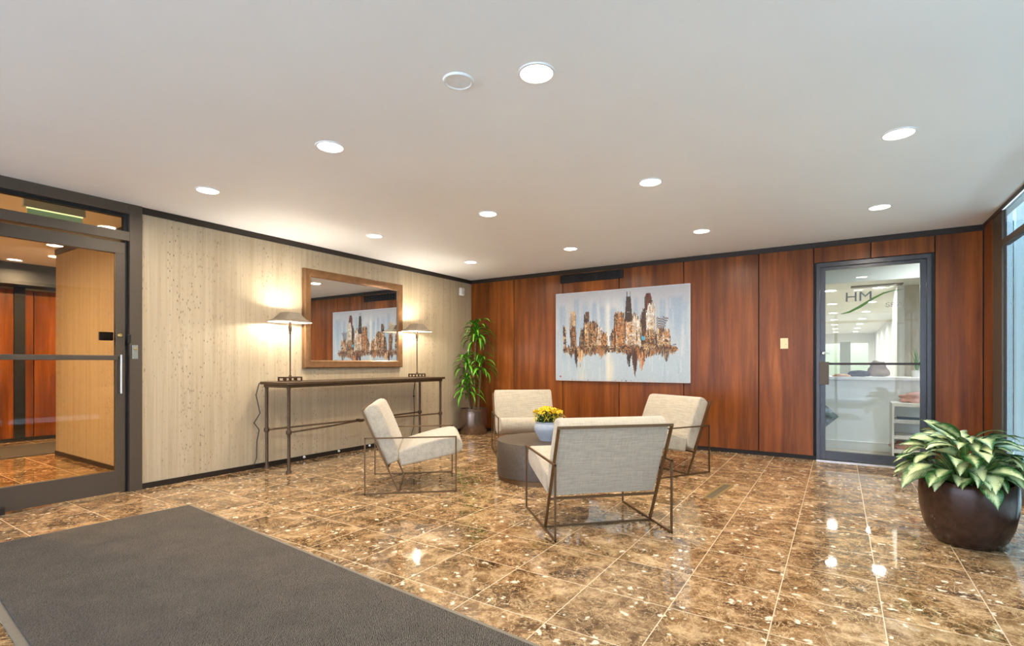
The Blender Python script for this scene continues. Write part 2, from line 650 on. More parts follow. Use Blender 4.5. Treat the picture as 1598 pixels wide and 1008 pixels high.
def dup(root, loc, rz, label, group=None):
    r = root.copy()
    C.objects.link(r)
    r.location = loc
    r.rotation_euler = (0, 0, rz)
    r['label'] = label
    if group:
        r['group'] = group
    for ch in list(root.children):
        c = ch.copy()
        C.objects.link(c)
        c.parent = r
        for g in list(ch.children):
            d = g.copy()
            C.objects.link(d)
            d.parent = c
    return r


def pt_light(name, loc, energy, col, radius=0.03, parent=None):
    l = bpy.data.lights.new(name, 'POINT')
    l.energy = energy
    l.color = col
    l.shadow_soft_size = radius
    o = bpy.data.objects.new(name, l)
    C.objects.link(o)
    o.location = loc
    if parent:
        o.parent = parent
    return o


def disk_light(name, loc, energy, col, size, parent=None, spread=170):
    l = bpy.data.lights.new(name, 'AREA')
    l.shape = 'DISK'
    l.size = size
    l.energy = energy
    l.color = col
    l.spread = R(spread)
    o = bpy.data.objects.new(name, l)
    C.objects.link(o)
    o.location = loc
    if parent:
        o.parent = parent
    return o


# ------------------------------------------------------------------ room shell
LX, RX, BY, CH = -5.34, 1.242, 6.98, 2.566
REAR = -2.2
VX = -10.1         # far wood wall of the lobby beyond the left door
VY = 2.25          # travertine side wall beyond the left door

bm = BM()
box(bm, VX - 0.3, RX + 0.12, REAR - 0.1, BY + 0.06, -0.12, 0)
struct('floor', bm, M['marble'])
bm = BM()
box(bm, VX - 0.3, RX + 0.12, REAR - 0.1, BY + 0.12, CH, CH + 0.15)
struct('ceiling', bm, M['ceiling'])

# left travertine wall
bm = BM()
box(bm, LX - 0.12, LX, 2.053, BY + 0.1, 0, CH)
struct('wall_left', bm, M['travertine'])
# left wall nearer the camera than the glass door
bm = BM()
box(bm, LX - 0.12, LX, REAR, 0.72, 0, CH)
struct('wall_left_near', bm, M['travertine'])
bm = BM()
box(bm, LX, LX + 0.012, 2.06, BY, CH - 0.062, CH - 0.001)
struct('trim_1', bm, M['blackbronze'])
bm = BM()
box(bm, LX, LX + 0.012, 2.06, BY, 0.0, 0.05)
struct('baseboard_left', bm, M['blackbronze'])

# back wood wall: dark backing and single panels with open joints
pid_faces = []


def panels(name, rects, axis, plane, thick, mat, into=1):
    """rects: (a0, a1, z0, z1); each panel keeps a number that shifts the grain"""
    bm = BM()
    lay = bm.faces.layers.float.new('pid')
    for k, (a0, a1, z0, z1) in enumerate(rects):
        before = set(bm.faces)
        g = 0.0055
        if axis == 'x':
            box(bm, a0 + g, a1 - g, plane, plane + thick * into, z0, z1, 0.0015)
        else:
            x0, x1 = sorted((plane, plane + thick * into))
            box(bm, x0, x1, a0 + g, a1 - g, z0, z1, 0.0015)
        for f in set(bm.faces) - before:
            f[lay] = k * 1.37 + 0.4
    return struct(name, bm, mat)


bm = BM()
DX0, DX1, DZ = -0.225, 0.828, 2.318
box(bm, LX - 0.12, DX0, BY + 0.03, BY + 0.12, 0, CH)
box(bm, DX1, RX + 0.12, BY + 0.03, BY + 0.12, 0, CH)
box(bm, DX0, DX1, BY + 0.03, BY + 0.12, DZ, CH)
struct('wall_back', bm, M['black'])
TOPZ = CH - 0.06
panels('wall_back_panelling', [(LX, -4.461, 0.05, TOPZ), (-4.461, -3.572, 0.05, TOPZ), (-3.572, -2.664, 0.05, TOPZ),
                               (-2.664, -1.755, 0.05, TOPZ), (-1.755, -0.841, 0.05, TOPZ), (-0.841, -0.251, 0.05, TOPZ),
                               (-0.251, 0.300, DZ + 0.01, TOPZ), (0.300, 0.858, DZ + 0.01, TOPZ), (0.858, RX, 0.05, TOPZ)],
       'x', BY, 0.03, M['wood'])
bm = BM()
box(bm, LX + 0.013, RX, BY - 0.012, BY, CH - 0.062, CH - 0.001)
struct('trim_2', bm, M['blackbronze'])
bm = BM()
box(bm, LX + 0.013, DX0, BY - 0.002, BY + 0.03, 0.0, 0.048)
box(bm, DX1 + 0.03, RX, BY - 0.002, BY + 0.03, 0.0, 0.048)
struct('baseboard_back', bm, M['black'])

# right wall: wood return then glazing towards the camera
panels('wall_right', [(6.60, BY - 0.02, 0.0, CH - 0.03)], 'y', RX, 0.10, M['wood'])
bm = BM()
box(bm, RX - 0.010, RX, REAR, BY - 0.02, CH - 0.030, CH - 0.001)
struct('trim_3', bm, M['blackbronze'])
win = sempty('window_1')
bm = BM()
mull = [6.60, 6.17, 4.4, 2.6, 0.8, -0.9, REAR]
box(bm, RX, RX + 0.03, 6.28, 6.60, 0, CH - 0.03)
for y in mull[2:]:
    box(bm, RX, RX + 0.10, y - 0.03, y + 0.03, 0, CH - 0.03)
box(bm, RX + 0.001, RX + 0.05, REAR, 6.28, 2.21, 2.265)
box(bm, RX + 0.001, RX + 0.099, REAR, 6.28, 0, 0.07)
obj('window_frame', bm, M['bronze'], win)
bm = BM()
box(bm, RX + 0.012, RX + 0.018, REAR, 6.28, 0.07, 2.21)
box(bm, RX + 0.012, RX + 0.018, REAR, 6.28, 2.265, CH - 0.03)
obj('pane', bm, M['glass_green'], win)

# rear entrance glazing, behind the camera
win = sempty('window_2')
bm = BM()
x = LX
while x < RX + 0.05:
    box(bm, x - 0.03, x + 0.03, REAR - 0.08, REAR, 0, CH - 0.001)
    x += 1.3164
box(bm, LX, RX, REAR - 0.079, REAR - 0.001, 2.21, 2.265)
box(bm, LX, RX, REAR - 0.079, REAR - 0.001, 0, 0.07)
obj('window_frame', bm, M['bronze'], win)
bm = BM()
box(bm, LX, RX, REAR - 0.05, REAR - 0.042, 0.07, 2.21)
box(bm, LX, RX, REAR - 0.05, REAR - 0.042, 2.265, CH - 0.01)
obj('pane', bm, M['glass'], win)

# ------------------------------------------------------------------ left glass door and transom
DF = 1.0           # hinge side of the leaf
fr = sempty('door_1')
bm = BM()
box(bm, LX - 0.10, LX + 0.03, 1.955, 2.053, 0, CH - 0.001, 0.003)
box(bm, LX - 0.10, LX + 0.03, 0.72, 0.82, 0, CH - 0.001, 0.003)
box(bm, LX - 0.10, LX + 0.025, 0.82, 1.955, 2.475, CH - 0.001)
box(bm, LX - 0.10, LX + 0.025, 0.82, 1.955, 2.235, 2.315)
obj('door_frame', bm, M['bronze'], fr)
bm = BM()
box(bm, LX - 0.09, LX - 0.046, 1.925, 1.954, 0.0, 2.234)
box(bm, LX - 0.045, LX - 0.012, 1.9335, 1.954, 0.0, 2.234)
obj('dark_gap_strip', bm, M['black'], fr)  # black strips added so the gap between leaf and post reads as dark
bm = BM()
box(bm, LX - 0.06, LX - 0.01, 0.84, 1.955, 2.447, 2.475)
box(bm, LX - 0.06, LX - 0.01, 1.925, 1.955, 2.315, 2.447)
obj('glazing_bead', bm, M['black'], fr)
bm = BM()
box(bm, LX - 0.04, LX - 0.033, 0.82, 1.93, 2.315, 2.45)
obj('transom_pane', bm, M['glass_bronze'], fr)
leaf = thing('glass_door', 'bronze framed glass entrance door in the travertine wall at far left', 'door', (LX, 0, 0))
bm = BM()
box(bm, -0.045, 0.0, 0.90, 1.932, 0.01, 0.20, 0.002)
box(bm, -0.045, 0.0, 0.90, 1.932, 2.115, 2.215, 0.002)
box(bm, -0.045, 0.0, 1.862, 1.932, 0.20, 2.115, 0.002)
box(bm, -0.045, 0.0, 0.83, 0.90, 0.01, 2.215, 0.002)
obj('door_leaf_frame', bm, M['bronze'], leaf)
bm = BM()
box(bm, -0.026, -0.019, 0.90, 1.862, 0.20, 2.115)
obj('glass_pane', bm, M['glass_bronze'], leaf)
bm = BM()
box(bm, 0.002, 0.022, 0.86, 1.872, 1.172, 1.215, 0.003)
obj('push_bar', bm, M['bronze'], leaf)
h = obj('door_handle', tube(tube(tube(BM(), [(0.045, 1.888, 0.88), (0.045, 1.888, 1.22)], 0.009),
                                 [(0.0, 1.888, 0.90), (0.045, 1.888, 0.90)], 0.007), [(0.0, 1.888, 1.20), (0.045, 1.888, 1.20)], 0.007),
        M['steel'], leaf, 40)
bm = BM()
lathe(bm, [(0, 0), (0.018, 0), (0.018, 0.008), (0.011, 0.016), (0, 0.016)], 20)
lk = obj('lock_cylinder', bm, M['brass'], leaf, 40)
lk.rotation_euler = (0, R(90), 0)
lk.location = (0.0, 1.893, 1.392)
bm = BM()
box(bm, -0.075, -0.046, 1.76, 1.862, 1.345, 1.42, 0.006)
lb = obj('latch_box', bm, M['black'], leaf)
bm = BM()
box(bm, -0.045, 0.028, 0.90, 1.125, 2.175, 2.198, 0.003)
box(bm, 0.0, 0.028, 1.10, 1.125, 2.16, 2.22, 0.003)
obj('closer_bracket', bm, M['black'], leaf)
bm = BM()
box(bm, -0.03, 0.04, 1.10, 1.15, 0.0, 0.055, 0.004)
obj('floor_pivot', bm, M['blackbronze'], leaf)
bm = BM()
box(bm, LX + 0.031, LX + 0.042, 1.935, 1.962, 1.325, 1.40, 0.003)
tag(obj('door_strike', bm, M['black']), 'small black electric strike on the left glass door post', 'door lock')
ks = thing('key_switch', 'silver key switch plate on the bronze post beside the left glass door', 'switch', (LX + 0.03, 1.995, 1.245))
bm = BM()
box(bm, 0, 0.006, -0.022, 0.022, -0.062, 0.062, 0.002)
obj('plate', bm, M['steel'], ks)
bm = BM()
lathe(bm, [(0, 0), (0.012, 0), (0.012, 0.01), (0, 0.012)], 16)
k = obj('keyhole', bm, M['brass'], ks, 40)
k.rotation_euler = (0, R(90), 0)
k.location = (0.006, 0.002, 0.028)

# lobby beyond the glass door
bm = BM()
box(bm, -8.25, LX - 0.12, VY, VY + 0.12, 0, CH)
struct('wall_lobby_side', bm, M['travertine'])
bm = BM()
box(bm, -8.25, LX - 0.12, VY - 0.012, VY, 0, 0.05)
struct('baseboard_lobby', bm, M['blackbronze'])
bm = BM()
box(bm, -8.25, LX - 0.12, VY - 0.012, VY, CH - 0.07, CH - 0.001)
struct('trim_4', bm, M['blackbronze'])
panels('wall_lobby_far', [(a, a + 0.62, 0.05, 2.22) for a in (-0.6, 0.02, 0.64, 1.26, 1.88, 2.50, 3.12)], 'y', VX, 0.1, M['wood'], -1)
bm = BM()
box(bm, VX, VX + 0.03, 2.28, 2.40, 0.0, 2.3)
box(bm, VX, VX + 0.04, -0.7, 4.0, 0.0, 0.05)
struct('trim_5', bm, M['black'])
bm = BM()
box(bm, VX - 0.1, VX + 0.35, -0.7, 4.0, 2.26, CH - 0.001)
struct('trim_6', bm, M['lintel'])
bm = BM()
box(bm, VX - 0.2, LX - 0.12, -0.9, -0.7, 0, CH)
box(bm, VX - 0.2, VX - 0.1, -0.7, 4.0, 0, CH)
box(bm, VX - 0.2, -8.25, 4.0, 4.2, 0, CH)
struct('wall_lobby_near', bm, M['beigepaint'])
bm = BM()
box(bm, -9.55, -8.35, 0.9, 2.95, 0.0, 0.012, 0.003)
tag(obj('door_mat', bm, M['carpet']), 'grey-green mat on the lobby floor beyond the left glass door', 'mat')
lp = thing('lobby_ceiling_light', 'small recessed downlight in the lobby ceiling seen through the left glass door', 'ceiling light', (-8.8, 2.40, CH))
bm = BM()
lathe(bm, [(0, -0.004), (0.075, -0.004)], 24)
obj('lens', bm, M['lens'], lp)
disk_light('lobby_lamp', (0, 0, -0.01), 90, (1.0, 0.86, 0.66), 0.14, lp)
lp2 = thing('lobby_ceiling_light', 'unseen downlight added to brighten the lobby beyond the left glass door', 'ceiling light', (-7.0, 0.55, CH))
bm = BM()
lathe(bm, [(0, -0.004), (0.075, -0.004)], 24)
obj('lens', bm, M['lens'], lp2)
disk_light('lobby_lamp', (0, 0, -0.01), 130, (1.0, 0.86, 0.66), 0.14, lp2)  # out of view, added to brighten the lobby and its side wall

ex = thing('exit_sign', 'edge-lit greenish glass exit sign hanging above the left glass door', 'sign', (-5.8, 1.575, CH))
bm = BM()
box(bm, -0.03, 0.03, -0.21, 0.21, -0.095, 0.0, 0.004)
obj('housing', bm, M['exitgrey'], ex)
bm = BM()
box(bm, 0.012, 0.022, -0.185, 0.185, -0.30, -0.105)
obj('sign_panel', bm, M['signpane'], ex)
bm = BM()
box(bm, 0.008, 0.026, -0.19, 0.19, -0.105, -0.096)
obj('light_strip', bm, M['glowgreen'], ex)

# ------------------------------------------------------------------ office glass door
HZ = 2.318
fr = sempty('door_2')
bm = BM()
box(bm, DX0, DX0 + 0.035, BY + 0.0, BY + 0.12, 0, HZ)
box(bm, DX1 - 0.035, DX1, BY + 0.0, BY + 0.12, 0, HZ)
box(bm, DX0 + 0.035, DX1 - 0.035, BY + 0.0, BY + 0.12, HZ - 0.045, HZ)
obj('door_frame', bm, M['bluebronze'], fr)
bm = BM()
box(bm, DX0, DX1, BY - 0.03, BY + 0.12, 0.0, 0.012)
obj('threshold', bm, M['steel'], fr)
od = thing('office_glass_door', 'grey metal framed glass office door in the wood panelled wall', 'door', (0, BY + 0.05, 0))
GX0, GX1, GZ0, GZ1 = -0.135, 0.738, 0.115, 2.235
bm = BM()
box(bm, DX0 + 0.037, GX0, -0.02, 0.02, 0.015, HZ - 0.048, 0.002)
box(bm, GX1, DX1 - 0.037, -0.02, 0.02, 0.015, HZ - 0.048, 0.002)
box(bm, GX0, GX1, -0.02, 0.02, 0.015, GZ0, 0.002)
box(bm, GX0, GX1, -0.02, 0.02, GZ1, HZ - 0.048, 0.002)
obj('door_leaf_frame', bm, M['bluebronze'], od)
bm = BM()
box(bm, GX0, GX1, -0.003, 0.003, GZ0, GZ1)
obj('glass_pane', bm, M['glass'], od)
bm = BM()
box(bm, GX0, GX1, -0.032, -0.020, 1.125, 1.150, 0.002)
obj('push_bar', bm, M['blackbronze'], od)
bm = BM()
box(bm, -0.195, -0.100, -0.075, -0.020, 0.895, 1.160, 0.004)
obj('latch_guard', bm, M['bronze'], od)
bm = BM()
lathe(bm, [(0, 0), (0.022, 0), (0.022, 0.012), (0.013, 0.022), (0, 0.022)], 20)
k = obj('lock_cylinder', bm, M['steel'], od, 40)
k.rotation_euler = (R(90), 0, 0)
k.location = (-0.155, -0.02, 1.262)
obj('lever', tube(BM(), [(-0.155, -0.05, 1.262), (-0.09, -0.05, 1.258)], 0.006), M['steel'], k).matrix_parent_inverse = (
    Matrix.Translation((-0.155, -0.02, 1.262)) @ Matrix.Rotation(R(90), 4, 'X')).inverted()


def text(name, body, size, loc, mat, parent, sx=1.0):
    cu = bpy.data.curves.new(name, 'FONT')
    cu.body = body
    cu.size = size
    cu.extrude = 0.0004
    cu.materials.append(mat)
    tmp = bpy.data.objects.new(name + '_c', cu)
    C.objects.link(tmp)
    dg = bpy.context.evaluated_depsgraph_get()
    me = bpy.data.meshes.new_from_object(tmp.evaluated_get(dg))
    bpy.data.objects.remove(tmp)
    me.materials.clear()
    me.materials.append(mat)
    o = bpy.data.objects.new(name, me)
    C.objects.link(o)
    o.parent = parent
    o.location = loc
    o.rotation_euler = (R(90), 0, 0)
    o.scale = (sx, 1, 1)
    return o


text('lettering', 'HM', 0.155, (0.052, -0.005, 1.855), M['letter'], od, 1.15)
text('lettering', 'SPA', 0.075, (0.435, -0.005, 1.77), M['letterpale'], od, 1.3)
text('lettering', '.com', 0.040, (0.50, -0.005, 1.575), M['letterpale'], od, 1.3)
bm = BM()
cp = [(0.012, 1.715), (0.10, 1.735), (0.20, 1.79), (0.32, 1.875), (0.42, 1.93), (0.52, 1.955), (0.60, 1.957)]
wd = [0.002, 0.009, 0.013, 0.010, 0.007, 0.004, 0.001]
pr = None
for (x, z), w in zip(cp, wd):
    a, b = bm.verts.new((x - w * 0.5, -0.005, z + w)), bm.verts.new((x + w * 0.5, -0.005, z - w))
    if pr:
        bm.faces.new((pr[0], a, b, pr[1]))
    pr = (a, b)
obj('leaf_logo', bm, M['leafdecal'], od)

# ------------------------------------------------------------------ office beyond
OX0, OX1, OY1, OCH = -2.6, 1.32, 27.5, 2.45
bm = BM()
box(bm, OX0, OX1, BY + 0.06, OY1, -0.12, 0)
struct('floor_office', bm, M['tilefloor'])
bm = BM()
box(bm, OX0, OX1, BY + 0.12, 8.5, 2.62, 2.7)
box(bm, OX0, OX1, 8.6, OY1, OCH, OCH + 0.1)
struct('ceiling_office', bm, M['whitepaint'])
bm = BM()
box(bm, OX0, OX1, 8.5, 8.6, 2.27, 2.7)
struct('trim_7', bm, M['whitepaint'])
bm = BM()
box(bm, OX0 - 0.1, OX0, BY + 0.12, OY1, 0, 2.7)
box(bm, OX1, OX1 + 0.1, BY + 0.12, OY1, 0, 2.7)
struct('wall_office_sides', bm, M['whitepaint'])
bm = BM()
box(bm, OX0, OX1, OY1, OY1 + 0.1, 0, 2.7)
struct('wall_office_far', bm, M['whitepaint'])
# pier on the right behind the desk, beige with white edge
bm = BM()
box(bm, 0.92, OX1, 10.8, 10.95, 0, OCH)
struct('wall_office_pier', bm, M['beigepaint'])
bm = BM()
box(bm, 0.82, 0.92, 10.7, 11.6, 0, OCH)
struct('trim_8', bm, M['whitepaint'])
# corridor partition
bm = BM()
box(bm, -0.75, 0.75, 19.0, 19.05, 0, 1.75)
tag(obj('glass_partition', bm, plain('pale_green_glass_screen', (172, 190, 172), 0.4)), 'pale green glass partition far inside the office', 'partition')
bm = BM()
box(bm, 0.02, 0.28, 17.6, 17.7, 0, 1.75)
tag(obj('partition_post', bm, plain('grey_green_post', (132, 138, 124), 0.6)), 'dark grey-green post in front of the office glass partition', 'post')
# reception desk
desk = thing('reception_desk', 'white reception desk behind the office glass door', 'desk', (0, 8.1, 0))
bm = BM()
box(bm, -1.6, 1.24, 0.0, 0.10, 0.0, 0.925)
obj('front_panel', bm, M['whitepaint'], desk)
bm = BM()
box(bm, -1.6, 1.24, -0.015, 0.0, 0.0, 0.10, 0.003)
box(bm, -1.6, 1.24, -0.025, 0.0, 0.10, 0.115, 0.003)
obj('plinth_moulding', bm, M['whitepaint'], desk)
bm = BM()
box(bm, -1.62, 1.26, -0.05, 0.42, 0.925, 0.965, 0.004)
obj('counter_top', bm, M['white'], desk)
# shelf cart
sc = thing('shelf_unit', 'white open shelf unit in front of the reception desk', 'shelf', (0.60, 7.66, 0))
bm = BM()
box(bm, -0.06, -0.04, 0, 0.36, 0, 0.66, 0.002)
obj('side_panel', bm, M['white'], sc)
obj('side_panel', box(BM(), 0.60, 0.62, 0, 0.36, 0, 0.66, 0.002), M['white'], sc)
for z in (0.06, 0.23, 0.42, 0.62):
    bm = BM()
    box(bm, -0.04, 0.60, 0.0, 0.36, z, z + 0.045, 0.002)
    obj('shelf', bm, M['white'], sc)


def lump(name, mat, label, cat, loc, sx, sy, sz, seed, parent=None):
    random.seed(seed)
    bm = BM()
    bmesh.ops.create_icosphere(bm, subdivisions=4, radius=1.0)
    from mathutils import noise
    for v in bm.verts:
        n = noise.noise(v.co * 1.7 + Vector((seed, 0, 0)))
        k = 1 + 0.35 * n
        v.co = Vector((v.co.x * sx * k, v.co.y * sy * k, max(v.co.z, -0.35) * sz * k))
    zz = min(v.co.z for v in bm.verts)
    for v in bm.verts:
        v.co.z -= zz
        if v.co.z < 0.004:
            v.co.z = 0
    o = obj(name, bm, mat, parent, 60)
    o.location = loc
    if parent is None:
        tag(o, label, cat)
    return o


lump('folded_cloth', M['pinkcloth'], 'dusty pink cloth heaped on the office shelf unit top', 'cloth', (0.80, 7.84, 0.665), 0.20, 0.12, 0.09, 3)
lump('dark_bag', M['darkcloth'], 'small charcoal bag beside the pink cloth on the shelf unit', 'bag', (1.12, 7.80, 0.665), 0.08, 0.09, 0.08, 5)
lump('pink_cloth', M['pinkcloth'], 'pink cloth on the lowest shelf of the office shelf unit', 'cloth', (0.72, 7.82, 0.105), 0.18, 0.13, 0.06, 8)
bm = BM()
box(bm, 0.60, 0.86, 7.72, 7.92, 0.465, 0.48, 0.002)
tag(obj('notebook', bm, M['blue']), 'thin blue notebook on the middle shelf behind the glass door', 'notebook')
lump('green_box', M['greenplastic'], 'small green item on the middle shelf beside the blue notebook', 'container', (0.95, 7.82, 0.465), 0.04, 0.04, 0.05, 9)
lump('brown_handbag', M['browncloth'], 'taupe handbag on the reception desk counter', 'handbag', (0.44, 8.36, 0.965), 0.12, 0.08, 0.14, 12)
lump('charcoal_garment', M['darkcloth'], 'charcoal garment lying beside the taupe handbag on the desk', 'garment', (0.22, 8.20, 0.965), 0.12, 0.06, 0.06, 14)
lump('tan_purse', M['tan'], 'small tan purse at the left of the charcoal garment on the desk', 'purse', (0.02, 8.13, 0.965), 0.10, 0.05, 0.025, 15)
dp = thing('grass_plant', 'small spiky green plant at the right end of the office desk', 'plant', (0.83, 8.2, 0.965))
bm = BM()
lathe(bm, [(0, 0), (0.05, 0), (0.06, 0.09), (0.05, 0.09), (0, 0.08)], 20)
obj('pot', bm, M['white'], dp, 40)
bm = BM()
random.seed(4)
for k in range(26):
    a = random.uniform(0, 2 * PI)
    l = random.uniform(0.12, 0.34)
    o_ = random.uniform(0.05, 0.5) * l
    tube(bm, [(0, 0, 0.07), (math.cos(a) * o_ * 0.4, math.sin(a) * o_ * 0.4, 0.07 + l * 0.6), (math.cos(a) * o_, math.sin(a) * o_, 0.07 + l)], 0.006, 5, 0.001)
obj('foliage', bm, M['stem'], dp, 60)
# seat with cushion at left, mostly behind the frame
st = thing('lobby_bench', 'low upholstered bench just inside the office door at left', 'bench', (-0.55, 7.55, 0))
bm = BM()
box(bm, -0.25, 0.28, -0.25, 0.25, 0.10, 0.20, 0.02)
obj('seat', bm, M['fabric'], st)
for sx_ in (-0.22, 0.25):
    for sy_ in (-0.21, 0.21):
        obj('leg', box(BM(), sx_ - 0.015, sx_ + 0.015, sy_ - 0.015, sy_ + 0.015, 0, 0.10), M['black'], st)
bm = BM()
N_ = 16
grid = {}
for sgn in (1, -1):
    for i in range(N_ + 1):
        for j in range(N_ + 1):
            u, v = i / N_ * 2 - 1, j / N_ * 2 - 1
            t_ = max(0, (1 - u ** 4) * (1 - v ** 4)) ** 0.5 * 0.06
            edge = i in (0, N_) or j in (0, N_)
            key = (i, j) if edge else (i, j, sgn)
            if key not in grid:
                grid[key] = bm.verts.new((u * 0.2, sgn * t_, v * 0.2))
    for i in range(N_):
        for j in range(N_):
            q = [grid.get((a, b)) or grid[(a, b, sgn)] for a, b in ((i, j), (i + 1, j), (i + 1, j + 1), (i, j + 1))]
            if sgn > 0:
                q.reverse()
            bm.faces.new(q)
cu = tag(obj('cushion', bm, M['cushion'], None, 60), 'grey-blue patterned cushion standing on its corner on the bench inside the office', 'cushion')
cu.location = (-0.285, 7.52, 0.478)
cu.rotation_euler = (0, R(45), 0)

# office lights
first = None
og = 'downlights in the office ceiling'
k = 0
for col_x, y_first, n in ((-0.13, 10.85, 7), (0.58, 10.85, 7)):
    for i in range(n):
        y = y_first + 2.45 * i
        side = 'left' if col_x < 0 else 'right'
        lab = 'round downlight in the ' + side + ' row of the office ceiling, ' + ('nearest', 'second', 'third', 'fourth', 'fifth', 'sixth', 'farthest')[i] + ' from the door'
        if first is None:
            first = thing('office_downlight', lab, 'ceiling light', (col_x, y, OCH), 0, og)
            bm = BM()
            lathe(bm, [(0, -0.004), (0.085, -0.004), (0.085, 0.0)], 24)
            obj('lens', bm, M['officelens'], first)
            disk_light('office_downlight_lamp', (0, 0, -0.012), 20, (1.0, 0.98, 0.94), 0.17, first)
        else:
            dup(first, (col_x, y, OCH), 0, lab, og)
disk_light('office_lamp', (1.05, 7.75, 2.60), 22, (0.92, 0.96, 1.0), 0.25)
bm = BM()
box(bm, 0.17, 0.88, 10.36, 10.60, OCH - 0.012, OCH - 0.001)
tag(obj('slot_diffuser', bm, M['drum']), 'long dark slot air diffuser in the office ceiling', 'air vent')

# ------------------------------------------------------------------ ceiling fixtures of the lobby
g = 'recessed downlights in the lobby ceiling'
cols = (-4.357, -2.803, -1.243, 0.310)
rows = (2.15, 3.93, 5.69)
where = {(0, 0): 'recessed downlight closest to the bronze door post', (1, 0): 'recessed downlight in front of the mirror, second in the front row',
         (2, 0): 'largest recessed downlight, beside the round ceiling speaker', (0, 1): 'recessed downlight above the right end of the console table',
         (1, 1): 'recessed downlight in the middle row, above the left armchair and drum table', (2, 1): 'recessed downlight in the middle row toward the office door',
         (3, 1): 'recessed downlight at far right of the middle row', (0, 2): 'recessed downlight nearest the back left corner',
         (1, 2): 'recessed downlight in front of the dark air grille', (2, 2): 'recessed downlight right of the skyline painting, back row',
         (3, 2): 'recessed downlight in front of the office glass door', (3, 0): 'recessed downlight above the camera side of the brown planter'}
proto = None
for j, y in enumerate(rows):
    for i, x in enumerate(cols):
        loc = (x, y, CH)
        if proto is None:
            proto = thing('recessed_downlight', where[(i, j)], 'ceiling light', loc, 0, g)
            bm = BM()
            lathe(bm, [(0.078, -0.001), (0.080, -0.007), (0.090, -0.006), (0.093, 0.0)], 40)
            obj('trim_ring', bm, M['white'], proto, 40)
            bm = BM()
            lathe(bm, [(0, -0.003), (0.079, -0.003)], 40)
            obj('lens', bm, M['lens'], proto)
            disk_light('downlight_lamp', (0, 0, -0.012), DL, (1.0, 0.87, 0.70), 0.15, proto)
        else:
            dup(proto, loc, 0, where[(i, j)], g)
bm = BM()
lathe(bm, [(0, -0.006), (0.062, -0.006), (0.066, -0.011), (0.075, -0.010), (0.078, 0.0)], 40)
tag(obj('ceiling_speaker', bm, M['white'], None, 40, (-1.607, 1.996, CH)), 'flat white round cover on the ceiling beside the largest downlight', 'ceiling speaker')

# ------------------------------------------------------------------ wall fixtures
gr = thing('air_grille', 'long dark air grille above the skyline painting', 'air vent', (-3.101, BY, 2.427))
bm = BM()
box(bm, -0.504, 0.504, -0.022, 0.0, -0.062, -0.050)
box(bm, -0.504, 0.504, -0.022, 0.0, 0.050, 0.062)
box(bm, -0.504, -0.492, -0.022, 0.0, -0.050, 0.050)
box(bm, 0.492, 0.504, -0.022, 0.0, -0.050, 0.050)
obj('frame', bm, M['black'], gr)
bm = BM()
box(bm, -0.492, 0.492, -0.004, 0.0, -0.05, 0.05)
obj('backing', bm, M['black'], gr)
bm = BM()
for z in (-0.034, -0.017, 0, 0.017, 0.034):
    box(bm, -0.492, 0.492, -0.018, -0.004, z - 0.002, z + 0.002)
for k in range(1, 12):
    x = -0.492 + k * 0.082
    box(bm, x - 0.002, x + 0.002, -0.0175, -0.0045, -0.05, 0.05)
obj('louvres', bm, M['blackbronze'], gr)

sw = thing('switch_plate', 'ivory switch plate on the wood panelling left of the office door', 'switch', (-0.56, BY, 1.384))
bm = BM()
box(bm, -0.042, 0.042, -0.008, 0, -0.064, 0.064, 0.003)
obj('plate', bm, M['ivory'], sw)
bm = BM()
lathe(bm, [(0, 0), (0.006, 0), (0.006, 0.005), (0, 0.006)], 12)
k = obj('key_lock', bm, M['brass'], sw)
k.rotation_euler = (R(90), 0, 0)
k.location = (0.018, -0.008, -0.012)
bm = BM()
lathe(bm, [(0, 0), (0.006, 0), (0.006, 0.003), (0, 0.004)], 12)
k = tag(obj('wall_screw', bm, M['black']), 'tiny dark screw in the wood panelling right of the ivory switch plate', 'screw')
k.rotation_euler = (R(90), 0, 0)
k.location = (-0.457, BY, 1.366)

ms = thing('motion_sensor', 'white wall sensor box high in the travertine corner', 'sensor', (LX, 6.69, 2.34))
bm = BM()
box(bm, 0, 0.05, -0.045, 0.055, -0.065, 0.065, 0.012)
obj('housing', bm, M['white'], ms, 40)
bm = BM()
box(bm, 0.05, 0.058, -0.03, 0.04, -0.045, 0.01, 0.004)
obj('sensor_lens', bm, plain('grey_sensor_lens', (205, 205, 200), 0.3), ms)

for y, lab in ((3.71, 'white floor-edge knob on the dark baseboard, nearest the lamp end of the console'),
               (4.203, 'white floor-edge knob on the baseboard, middle of the three under the console'),
               (4.703, 'white floor-edge knob on the baseboard beside the left armchair')):
    bm = BM()
    sphere(bm, (0, 0, 0), 0.016, 12)
    k = tag(obj('baseboard_knob', bm, M['white'], None, 60), lab, 'doorstop', 'white knobs along the baseboard')
    k.location = (LX + 0.03, y, 0.036)

# brass floor vent and entrance mat
fv = thing('floor_vent', 'narrow brass vent set in the marble floor right of the chairs', 'floor vent', (-0.905, 4.82, 0.0), R(-5))
bm = BM()
L_, W_ = 0.31, 0.052
box(bm, -W_, -0.030, -L_, L_, 0, 0.004)
box(bm, 0.030, W_, -L_, L_, 0, 0.004)
box(bm, -0.030, 0.030, -L_, -L_ + 0.02, 0, 0.004)
box(bm, -0.030, 0.030, L_ - 0.02, L_, 0, 0.004)
obj('frame', bm, plain('dull_brass', (150, 126, 78), 0.45, 0.4), fv)
bm = BM()
box(bm, -0.030, 0.030, -L_ + 0.02, L_ - 0.02, 0, 0.0025)
obj('grille', bm, plain('grey_grille', (104, 92, 72), 0.5, 0.3), fv)

